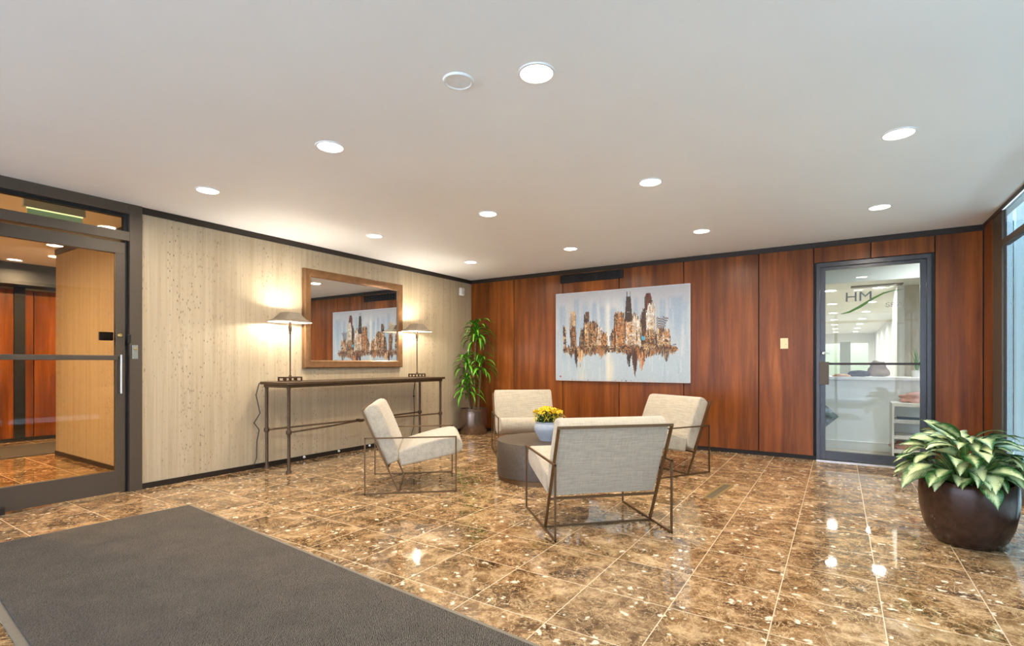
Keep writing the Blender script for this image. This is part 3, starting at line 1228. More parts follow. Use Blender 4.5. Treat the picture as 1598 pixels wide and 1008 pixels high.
em = thing('entrance_mat', 'large charcoal ribbed entrance mat on the marble floor', 'mat', (-4.404, 2.043, 0), R(-4.3))
bm = BM()
box(bm, 0.035, 4.76, -1.245, -0.028, 0, 0.014, 0.003)
obj('pile', bm, M['carpet'], em)
bm = BM()
box(bm, 0, 4.80, -1.28, 0.0, 0, 0.007, 0.002)
obj('edging', bm, M['matedge'], em)

# ------------------------------------------------------------------ skyline painting
PX0, PX1, PZ0, PZ1 = -3.667, -1.661, 0.88, 2.205


def paint():
    rs = np.random.RandomState(11)
    W, H = 360, 238
    yy, xx = np.mgrid[0:H, 0:W]
    u, v = xx / (W - 1), yy / (H - 1)

    def smooth(n, k):
        a = rs.rand(n)
        ker = np.ones(k) / k
        return np.convolve(np.r_[a[-k:], a, a[:k]], ker, 'same')[k:-k]
    top = np.array([186, 186, 190.]) / 255
    low = np.array([178, 192, 200.]) / 255
    t = np.clip(v * 1.5, 0, 1)[..., None]
    im = top * (1 - t) + low * t
    for _ in range(70):
        x = rs.rand()
        w = rs.uniform(0.006, 0.035)
        v0 = rs.uniform(0.08, 0.5)
        v1 = v0 + rs.uniform(0.1, 0.35)
        c = [np.array([150, 172, 192.]), np.array([206, 208, 206.]), np.array([160, 180, 196.]), np.array([196, 206, 208.])][rs.randint(4)] / 255
        m = np.exp(-((u - x) / w) ** 4) * (1 / (1 + np.exp(-(v - v0) * 60))) * (1 / (1 + np.exp((v - v1) * 30)))
        m = (m * rs.uniform(0.3, 0.75))[..., None]
        im = im * (1 - m) + c * m
    # pale far towers
    for x0, x1, vt in ((0.03, 0.08, .14), (0.15, 0.19, .08), (0.30, 0.335, .12), (0.36, 0.40, .18), (0.44, 0.49, .2), (0.62, 0.645, .10), (0.80, 0.84, .14), (0.86, 0.96, .12)):
        m = ((u > x0) & (u < x1) & (v > vt) & (v < 0.62)) * 0.55 * np.clip((0.62 - v) * 3, 0, 1)
        im = im * (1 - m[..., None]) + np.array([140, 162, 186.]) / 255 * m[..., None]
    # path of light
    m = (np.exp(-((u - 0.425) / 0.013) ** 2) * (v > 0.15) * 0.8)[..., None]
    im = im * (1 - m) + np.array([230, 226, 212.]) / 255 * m
    m = (np.exp(-((u - 0.44) / 0.03) ** 2) * np.clip((v - 0.68) * 6, 0, 1) * 0.7)[..., None]
    im = im * (1 - m) + np.array([226, 216, 188.]) / 255 * m
    m = (np.exp(-((u - 0.22) / 0.03) ** 2) * np.clip((v - 0.8) * 6, 0, 1) * 0.6)[..., None]
    im = im * (1 - m) + np.array([226, 216, 188.]) / 255 * m
    for _ in range(3):
        for ax, kk in ((0, 7), (1, 3)):
            im = sum(np.roll(im, j, ax) for j in range(-(kk // 2), kk // 2 + 1)) / kk
    for _ in range(160):
        x, w, v0 = rs.rand(), rs.uniform(0.002, 0.006), rs.uniform(0.1, 0.9)
        m = ((np.abs(u - x) < w) & (v > v0) & (v < v0 + rs.uniform(0.05, 0.2))) * rs.uniform(0.1, 0.35)
        im = im * (1 - m[..., None]) + (np.array([214, 218, 216.]) if rs.rand() < 0.6 else np.array([150, 168, 184.])) / 255 * m[..., None]
    pal = {'d': (52, 36, 28), 'b': (92, 58, 34), 'o': (178, 110, 52), 'c': (208, 176, 132), 'r': (106, 46, 34), 't': (150, 122, 92), 'w': (224, 222, 214)}
    pal = {k: np.array(c) / 255 for k, c in pal.items()}

    def dab(x0, x1, v0, v1, c, a=1.0):
        X0, X1 = int(x0 * W), max(int(x0 * W) + 1, int(x1 * W))
        V0, V1 = int(v0 * H), max(int(v0 * H) + 1, int(v1 * H))
        X0, V0 = max(X0, 0), max(V0, 0)
        im[V0:V1, X0:X1] = im[V0:V1, X0:X1] * (1 - a) + pal[c] * a * rs.uniform(0.85, 1.15)

    def tower(x0, x1, vt, cols, n=90, vb=0.64):
        if n >= 50:
            for _ in range(n // 2):                 # rough dark edges and ragged tops
                x = (x0 if rs.rand() < 0.5 else x1) + rs.normal(0, 0.004)
                a = vt + 0.03 + (vb - vt) * rs.rand()
                dab(x, x + rs.uniform(0.002, 0.006), a, min(vb, a + rs.uniform(0.03, 0.12)), 'db'[rs.randint(2)], rs.uniform(0.4, 0.9))
        n = int(n * 1.5)
        for _ in range(n):
            x = rs.uniform(x0, x1)
            w = rs.uniform(0.003, 0.011)
            a = vt + (vb - vt) * rs.rand() ** 1.2
            b = min(vb, a + rs.uniform(0.02, 0.14))
            dab(x, min(x + w, x1 + 0.004), a, b, cols[rs.randint(len(cols))], rs.uniform(0.55, 0.95))
        for _ in range(n // 3):
            x = rs.uniform(x0, x1 - 0.01)
            a = rs.uniform(vt + 0.05, vb)
            dab(x, x + rs.uniform(0.01, 0.03), a, a + 0.008, cols[rs.randint(len(cols))], 0.8)
    tower(.060, .080, .36, 'bdc', 40)
    tower(.122, .160, .20, 'tctc', 60, .5)
    tower(.128, .165, .38, 'obdc', 60)
    tower(.205, .235, .40, 'dbt', 50)
    tower(.236, .272, .22, 'ddbt', 70)
    tower(.240, .280, .35, 'dcoct', 80)
    tower(.280, .335, .33, 'tobdc', 130)
    tower(.335, .375, .40, 'octwb', 70)
    tower(.375, .412, .46, 'obdoc', 80)
    tower(.450, .490, .42, 'obcd', 80)
    tower(.478, .545, .24, 'obdcot', 190)
    tower(.560, .640, .27, 'wcobtwc', 200)
    tower(.640, .690, .33, 'wctw', 80)
    tower(.672, .705, .22, 'ddbr', 80)
    tower(.700, .740, .06, 'rrbd', 70, .30)
    tower(.705, .760, .17, 'wwctw', 120)
    tower(.690, .760, .45, 'obdtc', 100)
    tower(.775, .865, .44, 'obtdcw', 160)
    # tall tapering tower with two masts
    for r in range(int(.085 * H), int(.36 * H)):
        k = (r / H - .085) / .275
        x0, x1 = .563 - .012 * k, .596 + .014 * k
        dab(x0, x1, r / H, (r + 1) / H, 'd', 0.95)
    dab(.566, .570, .03, .09, 'd')
    dab(.590, .594, .03, .09, 'd')
    for vv in (.335, .36, .385, .41, .43):
        dab(.778, .862 - (vv - .335) * .3, vv, vv + .012, 'b', 0.9)
    # shore band
    for _ in range(900):
        x = rs.uniform(.06, .895)
        if .405 < x < .45 and rs.rand() < 0.75:
            continue
        a = rs.normal(.645, .016)
        dab(x, x + rs.uniform(.01, .04), a, a + rs.uniform(.006, .022), 'ddbbdoct'[rs.randint(8)], rs.uniform(.5, .9))
    # reflections
    def drip(x0, x1, vb, cols, n):
        for _ in range(n):
            x = rs.uniform(x0, x1)
            c = (x0 + x1) / 2
            k = 1 - abs(x - c) / ((x1 - x0) / 2) * 0.75
            b = .66 + (vb - .66) * k * rs.uniform(.5, 1)
            a = rs.uniform(.65, b)
            dab(x, x + rs.uniform(.003, .009), a, b, cols[rs.randint(len(cols))], rs.uniform(.4, .9))
    drip(.07, .40, .74, 'dbot', 260)
    drip(.155, .185, .88, 'dddb', 60)
    drip(.18, .225, .86, 'oc', 50)
    drip(.115, .14, .78, 'db', 20)
    drip(.34, .40, .78, 'to', 40)
    drip(.50, .88, .76, 'dbto', 300)
    drip(.56, .60, .88, 'dd', 30)
    drip(.60, .645, .96, 'dbrb', 90)
    drip(.635, .705, .90, 'ocod', 90)
    drip(.80, .88, .80, 'dt', 50)
    X, V = int(.685 * W), int(.52 * H)
    im[V:V + 10, X - 4:X + 5] = np.array([70, 160, 190.]) / 255
    X, V = int(.032 * W), int(.952 * H)
    im[V:V + 4, X:X + 5] = np.array([170, 60, 60.]) / 255
    sh = (smooth(H, 3) * 5 - 2.5).astype(int)       # the knife drags some rows sideways
    for r in range(H):
        im[r] = np.roll(im[r], sh[r], 0) if 0.3 < r / H < 0.95 else im[r]
    sh = (smooth(W, 2) * 12 - 6).astype(int)
    for c_ in range(W):
        im[int(.25 * H):, c_] = np.roll(im[int(.25 * H):, c_], sh[c_], 0) if abs(sh[c_]) > 1 and .06 < c_ / W < .9 else im[int(.25 * H):, c_]
    n = rs.rand(H, W, 1) * 0.06 - 0.03
    im = np.clip(im + n, 0, 1)
    return im


im = paint()
H, W = im.shape[:2]
pt = thing('skyline_painting', 'large abstract city skyline canvas on the wood panelled wall', 'painting', (0, BY, 0))
bm = BM()
box(bm, PX0, PX1, -0.042, -0.001, PZ0, PZ1, 0.002)
obj('canvas_stretcher', bm, M['canvas'], pt)
xs = np.linspace(PX0 + 0.006, PX1 - 0.006, W + 1)
zs = np.linspace(PZ1 - 0.006, PZ0 + 0.006, H + 1)
gx, gz = np.meshgrid(xs, zs)
verts = np.stack([gx.ravel(), np.full(gx.size, -0.0435), gz.ravel()], 1)
a = (np.arange(H)[:, None] * (W + 1) + np.arange(W)[None]).ravel()
faces = np.stack([a, a + W + 1, a + W + 2, a + 1], 1)
me = bpy.data.meshes.new('painted_surface')
me.from_pydata(verts.tolist(), [], faces.tolist())
lc = np.where(im <= 0.04045, im / 12.92, ((im + 0.055) / 1.055) ** 2.4) * 0.85
rgba = np.concatenate([lc.reshape(-1, 3), np.ones((H * W, 1))], 1)
ca = me.color_attributes.new('paint', 'FLOAT_COLOR', 'CORNER')
ca.data.foreach_set('color', np.repeat(rgba, 4, axis=0).astype(np.float32).ravel())
t = NT('acrylic_paint')
at = t.new('ShaderNodeAttribute', attribute_name='paint')
t.link(at.outputs['Color'], t.p.inputs['Base Color'])
t.set(Roughness=0.55)
t.bump(t.noise(t.coord(), 90, 3), 0.15, 0.002)
me.materials.append(t.m)
po = bpy.data.objects.new('painted_surface', me)
C.objects.link(po)
po.parent = pt

# ------------------------------------------------------------------ mirror
mr = thing('wall_mirror', 'large bronze framed mirror hanging on the travertine wall', 'mirror', (LX, 4.50, 1.085))
MW, MH, FW = 0.80, 1.185, 0.095
TILT = R(0)
bm = BM()


def frame_piece(bm, a, b, outer, inner):
    pass


prof = [(0.0, 0.0), (0.0, 0.050), (0.012, 0.058), (0.035, 0.052), (0.060, 0.045), (0.080, 0.050), (0.095, 0.040), (0.095, 0.0)]
corners = [(-MW, 0), (MW, 0), (MW, MH), (-MW, MH)]
ins = [(1, 1), (-1, 1), (-1, -1), (1, -1)]
rings = []
for (cy, cz), (iy, iz) in zip(corners, ins):
    rings.append([bm.verts.new((d, cy + iy * o, cz + iz * o)) for o, d in prof])
for k in range(4):
    a, b = rings[k], rings[(k + 1) % 4]
    for i in range(len(prof) - 1):
        bm.faces.new((a[i], a[i + 1], b[i + 1], b[i]))
    bm.faces.new((a[-1], a[0], b[0], b[-1]))
obj('frame', bm, M['framewood'], mr, 30)
bm = BM()
box(bm, 0.004, 0.030, -MW + 0.09, MW - 0.09, 0.09, MH - 0.09)
obj('mirror_glass', bm, M['mirror'], mr)

# ------------------------------------------------------------------ console table
ct = thing('console_table', 'long dark iron console table against the travertine wall', 'table', (-5.04, 4.40, 0))
CY, CXh = 1.20, 0.20
bm = BM()
box(bm, -0.245, 0.245, -CY - 0.055, CY + 0.055, 0.915, 0.945, 0.005)
obj('table_top', bm, M['iron'], ct)
bm = BM()
box(bm, -0.22, 0.22, -CY - 0.025, CY + 0.025, 0.885, 0.915, 0.003)
obj('apron', bm, M['iron'], ct)
for sx_ in (-1, 1):
    for sy_ in (-1, 1):
        bm = BM()
        x, y = sx_ * CXh, sy_ * CY
        lathe(bm, [(0, 0), (0.030, 0), (0.030, 0.012), (0.022, 0.022), (0.017, 0.045), (0.017, 0.395), (0.026, 0.40), (0.031, 0.42), (0.026, 0.44),
                   (0.017, 0.445), (0.017, 0.86), (0.022, 0.885), (0, 0.885)], 16, x, y)
        obj('leg', bm, M['iron'], ct, 40)
bm = BM()
for sx_ in (-1, 1):
    tube(bm, [(sx_ * CXh, -CY, 0.42), (sx_ * 0.13, -0.6, 0.425), (sx_ * 0.04, -0.2, 0.43), (sx_ * 0.028, 0, 0.43), (sx_ * 0.04, 0.2, 0.43), (sx_ * 0.13, 0.6, 0.425), (sx_ * CXh, CY, 0.42)], 0.010, 8)
box(bm, -0.045, 0.045, -0.12, -0.07, 0.412, 0.448, 0.006)
box(bm, -0.045, 0.045, 0.07, 0.12, 0.412, 0.448, 0.006)
obj('stretcher', bm, M['iron'], ct, 40)


def lamp(label, loc):
    t = thing('table_lamp', label, 'lamp', loc, 0, 'lamps on the console table')
    bm = BM()
    box(bm, -0.07, 0.07, -0.105, 0.105, 0.036, 0.050, 0.002)
    box(bm, -0.07, 0.07, -0.105, 0.105, 0.0, 0.008, 0.002)
    for sx_ in (-0.063, 0.063):
        for y in (-0.098, -0.035, 0.035, 0.098):
            box(bm, sx_ - 0.007, sx_ + 0.007, y - 0.007, y + 0.007, 0.008, 0.036)
    obj('base', bm, M['iron'], t)
    bm = BM()
    lathe(bm, [(0, 0.05), (0.018, 0.05), (0.014, 0.062), (0.0085, 0.07), (0.0085, 0.52), (0.014, 0.53), (0.010, 0.545), (0.017, 0.56), (0.020, 0.60), (0.013, 0.625), (0.013, 0.66), (0, 0.66)], 16)
    obj('stem', bm, M['iron'], t, 40)
    # eight sided shade with wide long sides and cut corners
    def ring(hx, hy, cut, z):
        return [(hx, -hy + cut, z), (hx, hy - cut, z), (hx - cut, hy, z), (-hx + cut, hy, z), (-hx, hy - cut, z), (-hx, -hy + cut, z), (-hx + cut, -hy, z), (hx - cut, -hy, z)]
    for name, ofs, mat in (('lamp_shade', 0.0, M['shade']), ('shade_lining', -0.004, M['shadein'])):
        bm = BM()
        rs_ = [[bm.verts.new(p) for p in ring(hx + ofs, hy + ofs, cut, z + ofs * 0.4)] for hx, hy, cut, z in ((0.140, 0.230, 0.055, 0.655), (0.108, 0.160, 0.045, 0.69), (0.078, 0.088, 0.03, 0.76))]
        for A, B in zip(rs_, rs_[1:]):
            for k in range(8):
                bm.faces.new((A[k], A[(k + 1) % 8], B[(k + 1) % 8], B[k]))
        o = obj(name, bm, mat, t)
        if name == 'lamp_shade':
            shade = o
        else:
            o.parent = shade
            o['label'] = 'white inner lining'
    bm = BM()
    sphere(bm, (0, 0, 0.70), 0.026, 14)
    obj('bulb', bm, M['bulb'], t, 60)
    pt_light('bulb_light', (0, 0, 0.70), LAMP_W, (1.0, 0.92, 0.80), 0.028, t)
    return t


LAMP_W = 160
l1 = lamp('lit bronze table lamp on the console end nearest the glass door', (-5.12, 3.401, 0.945))
l2 = dup(l1, (-5.12, 5.414, 0.945), 0, 'lit bronze table lamp on the console end nearest the tall plant', 'lamps on the console table')
l3 = None

bm = BM()
random.seed(2)
tube(bm, [(-5.30, 3.15, 0.93), (-5.31, 3.12, 0.80), (-5.30, 3.16, 0.60), (-5.315, 3.10, 0.50), (-5.30, 3.15, 0.42), (-5.31, 3.13, 0.30), (-5.30, 3.12, 0.12), (-5.27, 3.06, 0.02), (-5.25, 3.2, 0.01), (-5.27, 3.4, 0.01), (-5.29, 3.7, 0.01)], 0.005, 6)
tag(obj('lamp_cord', bm, M['cable'], None, 60), 'thin black lamp cord running down the wall behind the console left leg', 'cord')
bm = BM()
tube(bm, [(-5.24, 5.50, 0.88), (-5.26, 5.49, 0.72), (-5.255, 5.50, 0.45), (-5.28, 5.51, 0.2), (-5.29, 5.45, 0.03), (-5.29, 5.2, 0.01)], 0.005, 6)
sphere(bm, (-5.255, 5.49, 0.66), 0.014, 8)
tag(obj('lamp_cord', bm, M['cable'], None, 60), 'black lamp cord with inline switch by the console leg nearest the tall plant', 'cord')

# ------------------------------------------------------------------ armchairs


def extrude_profile(prof, hw, bev=0.018, seg=3, crown=None):
    bm = BM()
    a = [bm.verts.new((-hw, y, z)) for y, z in prof]
    b = [bm.verts.new((hw, y, z)) for y, z in prof]
    n = len(prof)
    bm.faces.new(a)
    bm.faces.new(list(reversed(b)))
    for k in range(n):
        bm.faces.new((a[k], b[k], b[(k + 1) % n], a[(k + 1) % n]))
    bmesh.ops.recalc_face_normals(bm, faces=bm.faces[:])
    es = [e for e in bm.edges if abs(abs(e.verts[0].co.x) - hw) < 1e-6 and abs(e.verts[0].co.x - e.verts[1].co.x) < 1e-6]
    bmesh.ops.bevel(bm, geom=es, offset=bev, segments=seg, profile=0.5, affect='EDGES')
    return bm


def make_chair(label, loc, face):
    """face: direction the sitter looks, as an angle from +x"""
    t = thing('armchair', label, 'chair', loc, face - PI / 2, 'four linen armchairs around the drum table')
    HW, ZA, D = 0.415, 0.497, 0.40
    w = 0.0125
    for s in (-1, 1):
        x = s * (HW - w / 2)
        bm = BM()
        h = w / 2
        bar(bm, (x, -D + h, 0), (x, -D + h, ZA), w)
        bar(bm, (x, D - h, 0), (x, D - h, ZA), w)
        bar(bm, (x, -D, ZA - h), (x, D, ZA - h), w)
        bar(bm, (x, -D, h), (x, D, h), w)
        obj('side_frame', bm, M['brassframe'], t)
    xi = HW - w - 0.012
    bm = BM()
    top, bot = (-0.425, 0.735), (-0.105, w / 2)
    for s in (-1, 1):
        bar(bm, (s * (xi + 0.004), bot[0], bot[1]), (s * (xi + 0.004), top[0], top[1]), 0.018, 0.014)
    bar(bm, (-xi - 0.012, top[0], top[1]), (xi + 0.012, top[0], top[1]), 0.018)
    k = 0.50 / 0.735
    lowy, lowz = top[0] + 0.32 * 0.70, 0.735 - 0.73 * 0.70
    bar(bm, (-xi, lowy, lowz), (xi, lowy, lowz), 0.016)
    obj('back_frame', bm, M['brassframe'], t)
    bm = BM()
    bar(bm, (-HW + w, -0.105, w / 2), (HW - w, -0.105, w / 2), w)
    obj('floor_stretcher', bm, M['brassframe'], t)
    hw = xi - 0.008
    n = Vector((0.917, 0.399))
    d = Vector((0.399, -0.917))
    p0 = Vector((-0.425, 0.735)) + n * 0.006
    prof = [p0 + d * 0.014, p0 + n * 0.03 - d * 0.000, p0 + n * 0.065 - d * 0.012, p0 + n * 0.10 - d * 0.010, p0 + n * 0.128 + d * 0.008, p0 + n * 0.142 + d * 0.03,
            p0 + n * 0.147 + d * 0.20, p0 + n * 0.140 + d * 0.41, p0 + n * 0.128 + d * 0.50, p0 + n * 0.10 + d * 0.535, p0 + d * 0.535]
    obj('back_cushion', extrude_profile([tuple(p) for p in prof], hw), M['fabric'], t, 50)
    prof = [(-0.090, 0.235), (0.16, 0.283), (0.39, 0.330), (0.425, 0.342), (0.452, 0.372), (0.458, 0.415), (0.445, 0.455), (0.41, 0.485), (0.36, 0.488), (0.24, 0.468), (0.08, 0.428),
            (-0.10, 0.375), (-0.112, 0.36)]
    obj('seat_cushion', extrude_profile(prof, hw), M['fabric'], t, 50)
    return t


def ang(x, y):
    return math.atan2(y, x)


ch = make_chair('cream linen armchair in front of the console, seen from its side', (-3.443, 3.581, 0), ang(0.744, 0.668))
gch = 'four linen armchairs around the drum table'
dup(ch, (-1.518, 3.456, 0), ang(-0.703, 0.711) - PI / 2, 'cream linen armchair nearest the camera with its grey back turned to us', gch)
dup(ch, (-1.698, 5.468, 0), ang(-0.505, -0.863) - PI / 2, 'cream linen armchair below the painting at the right of the group', gch)
dup(ch, (-3.363, 5.568, 0), ang(0.65, -0.76) - PI / 2, 'cream linen armchair beside the tall plant, facing us behind the drum table', gch)

# ------------------------------------------------------------------ drum table and mums
dt = thing('drum_table', 'round dark drum coffee table between the armchairs', 'table', (-2.518, 4.478, 0))
bm = BM()
lathe(bm, [(0, 0.045), (0.452, 0.045), (0.460, 0.05), (0.462, 0.374), (0.457, 0.381), (0, 0.381)], 96)
obj('drum', bm, M['drum'], dt, 40)
bm = BM()
lathe(bm, [(0, 0), (0.448, 0), (0.448, 0.045), (0, 0.045)], 96)
obj('plinth_ring', bm, M['brassframe'], dt, 40)
fp = thing('potted_mums', 'yellow mums in a pale blue ceramic bowl on the drum table', 'potted flowers', (-2.43, 4.43, 0.381))
bm = BM()
lathe(bm, [(0, 0), (0.085, 0), (0.088, 0.008), (0.100, 0.03), (0.128, 0.08), (0.139, 0.115), (0.138, 0.145), (0.126, 0.165), (0.118, 0.170), (0.122, 0.178), (0.121, 0.186), (0.113, 0.186), (0.108, 0.17), (0, 0.165)], 56)
obj('ceramic_bowl', bm, M['ceramic'], fp, 50)


def leaf(bm, uvl, base, az, el, length, width, droop, seg=7, fold=0.15, twist=0.0, shape=0.6):
    """arched leaf; el = start elevation, droop = how far it bends down"""
    pos = Vector(base)
    cur = el
    step = length / seg
    rows_ = []
    for i in range(seg + 1):
        s = i / seg
        wv = width * (math.sin(PI * min(1, s ** shape)) ** 0.8 if 0 < s < 1 else 0.0) + 0.0008
        d = Vector((math.cos(az) * math.cos(cur), math.sin(az) * math.cos(cur), math.sin(cur)))
        side = Vector((-math.sin(az), math.cos(az), 0))
        up = side.cross(d) * -1
        side = side * math.cos(twist) + up * math.sin(twist)
        up2 = d.cross(side)
        row = []
        for k, tt in enumerate((-1, -0.5, 0, 0.5, 1)):
            p = pos + side * wv * tt + up2 * (abs(tt) * fold * wv)
            v = bm.verts.new(p)
            row.append((v, ((tt + 1) / 2, s)))
        rows_.append(row)
        pos = pos + d * step
        cur -= droop / seg
    for a, b in zip(rows_, rows_[1:]):
        for k in range(4):
            q = [a[k], a[k + 1], b[k + 1], b[k]]
            f = bm.faces.new([x[0] for x in q])
            for lp_, x in zip(f.loops, q):
                lp_[uvl].uv = x[1]
            f.smooth = True
    return rows_


random.seed(21)
bm = BM()
uvl = bm.loops.layers.uv.new('UVMap')
for k in range(420):
    a = random.uniform(0, 2 * PI)
    r = 0.125 * math.sqrt(random.random())
    z = 0.175 + random.uniform(0, 0.105)
    leaf(bm, uvl, (r * math.cos(a) * 0.9, r * math.sin(a) * 0.9, z), a + random.uniform(-1, 1), random.uniform(-0.1, 1.0), random.uniform(0.03, 0.05), random.uniform(0.008, 0.013), random.uniform(0.4, 1.2), 4)
obj('foliage', bm, M['mumleaf'], fp)
random.seed(22)
bl = None
heads = []
tries = 0
while len(heads) < 64 and tries < 4000:
    tries += 1
    a, r = random.uniform(0, 2 * PI), 0.140 * math.sqrt(random.random())
    p = (r * math.cos(a), r * math.sin(a), 0.325 - 0.050 * (r / 0.14) ** 2 + random.uniform(-0.006, 0.008))
    if all((p[0] - q[0]) ** 2 + (p[1] - q[1]) ** 2 > 0.0235 ** 2 for q in heads):
        heads.append(p)
for i, p in enumerate(heads):
    if bl is None:
        bm = BM()
        for ring_n, (n_, L, el) in enumerate(((14, 0.021, 0.1), (12, 0.017, 0.5), (9, 0.012, 0.95))):
            for k in range(n_):
                a = 2 * PI * (k + 0.5 * ring_n) / n_
                d = Vector((math.cos(a) * math.cos(el), math.sin(a) * math.cos(el), math.sin(el)))
                s = Vector((-math.sin(a), math.cos(a), 0)) * 0.0034
                b0 = d * 0.003
                v = [bm.verts.new(b0 - s * .5), bm.verts.new(b0 + s * .5), bm.verts.new(b0 + d * L * .7 + s), bm.verts.new(d * L + Vector((0, 0, -0.002))), bm.verts.new(b0 + d * L * .7 - s)]
                bm.faces.new(v)
        st_ = len(bm.faces)
        lathe(bm, [(0.007, 0.002), (0.006, 0.008), (0, 0.010)], 8)
        bm.faces.ensure_lookup_table()
        for f in bm.faces[st_:]:
            f.material_index = 1
        lathe(bm, [(0.0016, -0.10), (0.0016, 0.003)], 5)
        bl = obj('blossom', bm, [M['mum'], M['mumcore']], fp)
        b = bl
    else:
        b = bl.copy()
        C.objects.link(b)
        b.parent = fp
    b.location = p
    b.rotation_euler = (random.uniform(-0.3, 0.3) - p[1] * 3, random.uniform(-0.3, 0.3) + p[0] * 3, random.uniform(0, 6))

# ------------------------------------------------------------------ tall dracaena in the corner
dr = thing('corner_dracaena', 'tall three-tiered dracaena in a pewter pot in the room corner', 'potted plant', (-5.0, 6.60, 0))
bm = BM()
lathe(bm, [(0, 0), (0.195, 0), (0.205, 0.012), (0.222, 0.06), (0.232, 0.18), (0.232, 0.33), (0.222, 0.385), (0.226, 0.395), (0.226, 0.410), (0.214, 0.410), (0.208, 0.38), (0, 0.36)], 56)
obj('pot', bm, M['pewter'], dr, 40)
bm = BM()
lathe(bm, [(0.207, 0.372), (0.1, 0.385), (0, 0.388)], 32)
obj('soil', bm, M['soil'], dr, 60)
random.seed(5)
canes = [((0.02, -0.02), 1.42, (0.06, -0.02)), ((-0.05, 0.01), 1.00, (-0.05, -0.05)), ((0.06, 0.04), 0.98, (0.07, 0.0)), ((0.0, -0.06), 0.60, (-0.02, -0.09))]
bm = BM()
for (x, y), ht, (dx, dy) in canes:
    tube(bm, [(x, y, 0.33), (x + dx * 0.3, y + dy * 0.3, 0.33 + (ht - 0.33) * 0.5), (x + dx, y + dy, ht + 0.18)], 0.020, 8, 0.013)
obj('cane', bm, M['cane'], dr, 60)
bm = BM()
uvl = bm.loops.layers.uv.new('UVMap')


def rosette(cx, cy, z0, z1, n, lmin, lmax, wid=0.027):
    for k in range(n):
        s = (k + random.random()) / n
        z = z0 + (z1 - z0) * s
        az = k * 2.399 + random.uniform(-0.2, 0.2)
        el = 0.35 + 0.95 * s + random.uniform(-0.15, 0.15)
        L = random.uniform(lmin, lmax) * (1 - 0.25 * s)
        if math.cos(az) < -0.2:
            L *= 0.75
        leaf(bm, uvl, (cx, cy, z), az, el, L, wid * random.uniform(0.8, 1.15), 1.7 + random.uniform(-0.2, 0.6) + el * 0.4, 9, 0.25, random.uniform(-0.3, 0.3), 0.7)


rosette(0.08, -0.04, 1.46, 1.74, 40, 0.36, 0.52)
rosette(-0.10, -0.06, 1.02, 1.24, 28, 0.34, 0.46)
rosette(0.13, 0.03, 1.00, 1.22, 26, 0.34, 0.46)
rosette(-0.02, -0.15, 0.62, 0.88, 32, 0.32, 0.44)
# keep leaves on the room side of both walls
for v in bm.verts:
    wx, wy = v.co.x - 5.0, v.co.y + 6.60
    if wx < LX + 0.02:
        v.co.x = LX + 0.02 + 5.0 + random.uniform(0, 0.004)
    if wy > BY - 0.02:
        v.co.y = BY - 0.02 - 6.60 - random.uniform(0, 0.004)
obj('foliage', bm, M['draleaf'], dr)

# ------------------------------------------------------------------ planter in the foreground right
pa = 0.985
PLX, PLY = 0.0, 0.0
dpl = 3.24
a_ = 0.8965
PLX = dpl * (a_ * 0.8406 - 0.5417)
PLY = dpl * (a_ * 0.5417 + 0.8406)
pl = thing('planter_dieffenbachia', 'broad variegated plant in a round dark brown pot at far right', 'potted plant', (PLX, PLY, 0))
bm = BM()
lathe(bm, [(0, 0), (0.140, 0), (0.162, 0.010), (0.196, 0.055), (0.224, 0.13), (0.241, 0.22), (0.247, 0.31), (0.243, 0.38), (0.236, 0.402), (0.227, 0.408), (0.217, 0.400), (0.215, 0.37), (0, 0.36)], 72)
obj('pot', bm, M['brownpot'], pl, 40)
bm = BM()
lathe(bm, [(0.216, 0.37), (0.12, 0.385), (0, 0.39)], 32)
obj('soil', bm, M['soil'], pl, 60)
def broad(bm, uvl, base, az, el, length, hw, droop, twist, vary):
    """broad oval leaf with a pointed tip, raised midrib fold and a wavy edge"""
    seg = 12
    wprof = [0.04, 0.42, 0.72, 0.90, 0.99, 1.0, 0.96, 0.87, 0.74, 0.57, 0.37, 0.17, 0.0]
    pos = Vector(base)
    cur = el
    rows_ = []
    for i in range(seg + 1):
        s = i / seg
        wv = hw * wprof[i] + 0.0006
        d = Vector((math.cos(az) * math.cos(cur), math.sin(az) * math.cos(cur), math.sin(cur)))
        side = Vector((-math.sin(az), math.cos(az), 0))
        up = d.cross(side) * -1
        side = side * math.cos(twist) + up * math.sin(twist)
        up2 = side.cross(d) * -1
        if up2.z < 0:
            up2 = -up2
        row = []
        for tt in (-1, -0.66, -0.33, 0, 0.33, 0.66, 1):
            wave = 0.10 * hw * math.sin(s * 9 + tt * 2 + vary * 20) * abs(tt)
            p = pos + side * wv * tt + up2 * (abs(tt) ** 1.4 * 0.16 * wv + wave)
            row.append((bm.verts.new(p), ((tt + 1) / 2, s + math.floor(vary * 6))))
        rows_.append(row)
        pos = pos + d * (length / seg)
        cur -= droop / seg
    for a, b in zip(rows_, rows_[1:]):
        for k in range(6):
            q = [a[k], a[k + 1], b[k + 1], b[k]]
            f = bm.faces.new([x[0] for x in q])
            for lp_, x in zip(f.loops, q):
                lp_[uvl].uv = x[1]
            f.smooth = True


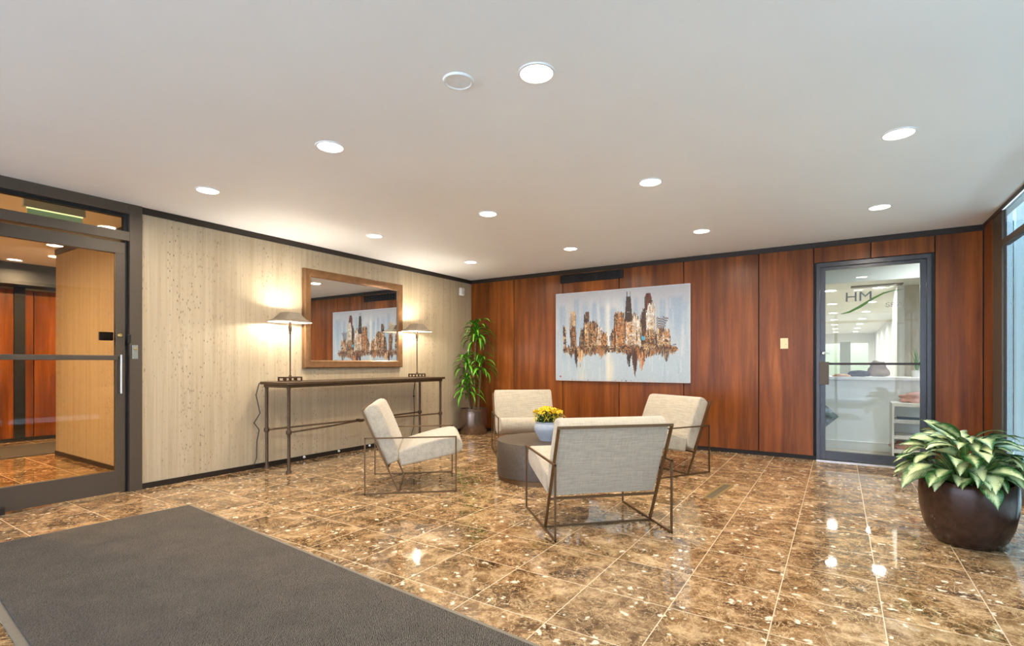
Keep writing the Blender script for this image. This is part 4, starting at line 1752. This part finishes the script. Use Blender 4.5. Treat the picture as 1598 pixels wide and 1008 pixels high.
random.seed(33)
bm = BM()
uvl = bm.loops.layers.uv.new('UVMap')
bs = BM()
for k in range(96):
    az = k * 2.399 + random.uniform(-0.3, 0.3)
    s = (k + 0.5) / 96          # outer to inner
    rb = 0.16 * (1 - s) + 0.02
    hgt = 0.05 + 0.22 * s + random.uniform(-0.02, 0.05)
    out = 0.19 * (1 - s) ** 0.7 + 0.03
    b0 = Vector((math.cos(az) * rb * 0.5, math.sin(az) * rb * 0.5, 0.38))
    b1 = Vector((math.cos(az) * out, math.sin(az) * out, 0.38 + hgt))
    mid_ = (b0 + b1) * 0.5 + Vector((0, 0, 0.03))
    tube(bs, [b0, mid_, b1], 0.006, 6, 0.004)
    L = random.uniform(0.18, 0.27) * (1.0 - 0.1 * s)
    broad(bm, uvl, b1, az + random.uniform(-0.5, 0.5), 0.25 + 0.55 * s + random.uniform(-0.35, 0.3), L, L * random.uniform(0.19, 0.245),
          1.25 + random.uniform(-0.45, 0.5), random.uniform(-0.55, 0.55), random.random())
for k in range(26):
    az = k * 2 * PI / 26 + random.uniform(-0.1, 0.1)
    b1 = Vector((math.cos(az) * 0.17, math.sin(az) * 0.17, 0.43 + random.uniform(0, 0.05)))
    tube(bs, [(math.cos(az) * 0.08, math.sin(az) * 0.08, 0.38), (math.cos(az) * 0.12, math.sin(az) * 0.12, 0.43), b1], 0.005, 6, 0.004)
    L = random.uniform(0.16, 0.23)
    broad(bm, uvl, b1, az + random.uniform(-0.4, 0.4), 0.15 + random.uniform(-0.1, 0.3), L, L * random.uniform(0.21, 0.26), 1.1 + random.uniform(-0.2, 0.4), random.uniform(-0.4, 0.4), random.random())
obj('stems', bs, M['stem'], pl, 60)
obj('foliage', bm, M['dieff'], pl)

# ------------------------------------------------------------------ outside
bm = BM()
box(bm, RX + 0.18, 14, -14, 13, -0.12, -0.005)
box(bm, -12, RX + 0.12, -14, REAR - 0.1, -0.12, -0.005)
struct('ground_outside', bm, M['pavement'])
bm = BM()
box(bm, 3.4, 3.8, 2.5, 12, -0.005, 3.2)
box(bm, 1.45, 3.8, 12, 12.4, -0.005, 3.6)
struct('wall_garden', bm, M['stone'])
bm = BM()
for x, y in ((1.60, 7.9), (1.79, 8.25)):
    box(bm, x - 0.045, x + 0.045, y - 0.045, y + 0.045, -0.005, 3.2)
struct('column_outside', bm, M['whitepaint'])
bm = BM()
box(bm, LX - 0.12, RX + 0.12, REAR - 1.6, REAR - 0.1, CH + 0.0, CH + 0.15)  # unseen slab added to keep direct sun off the rear glazing
struct('added_sun_block', bm, M['ceiling'])
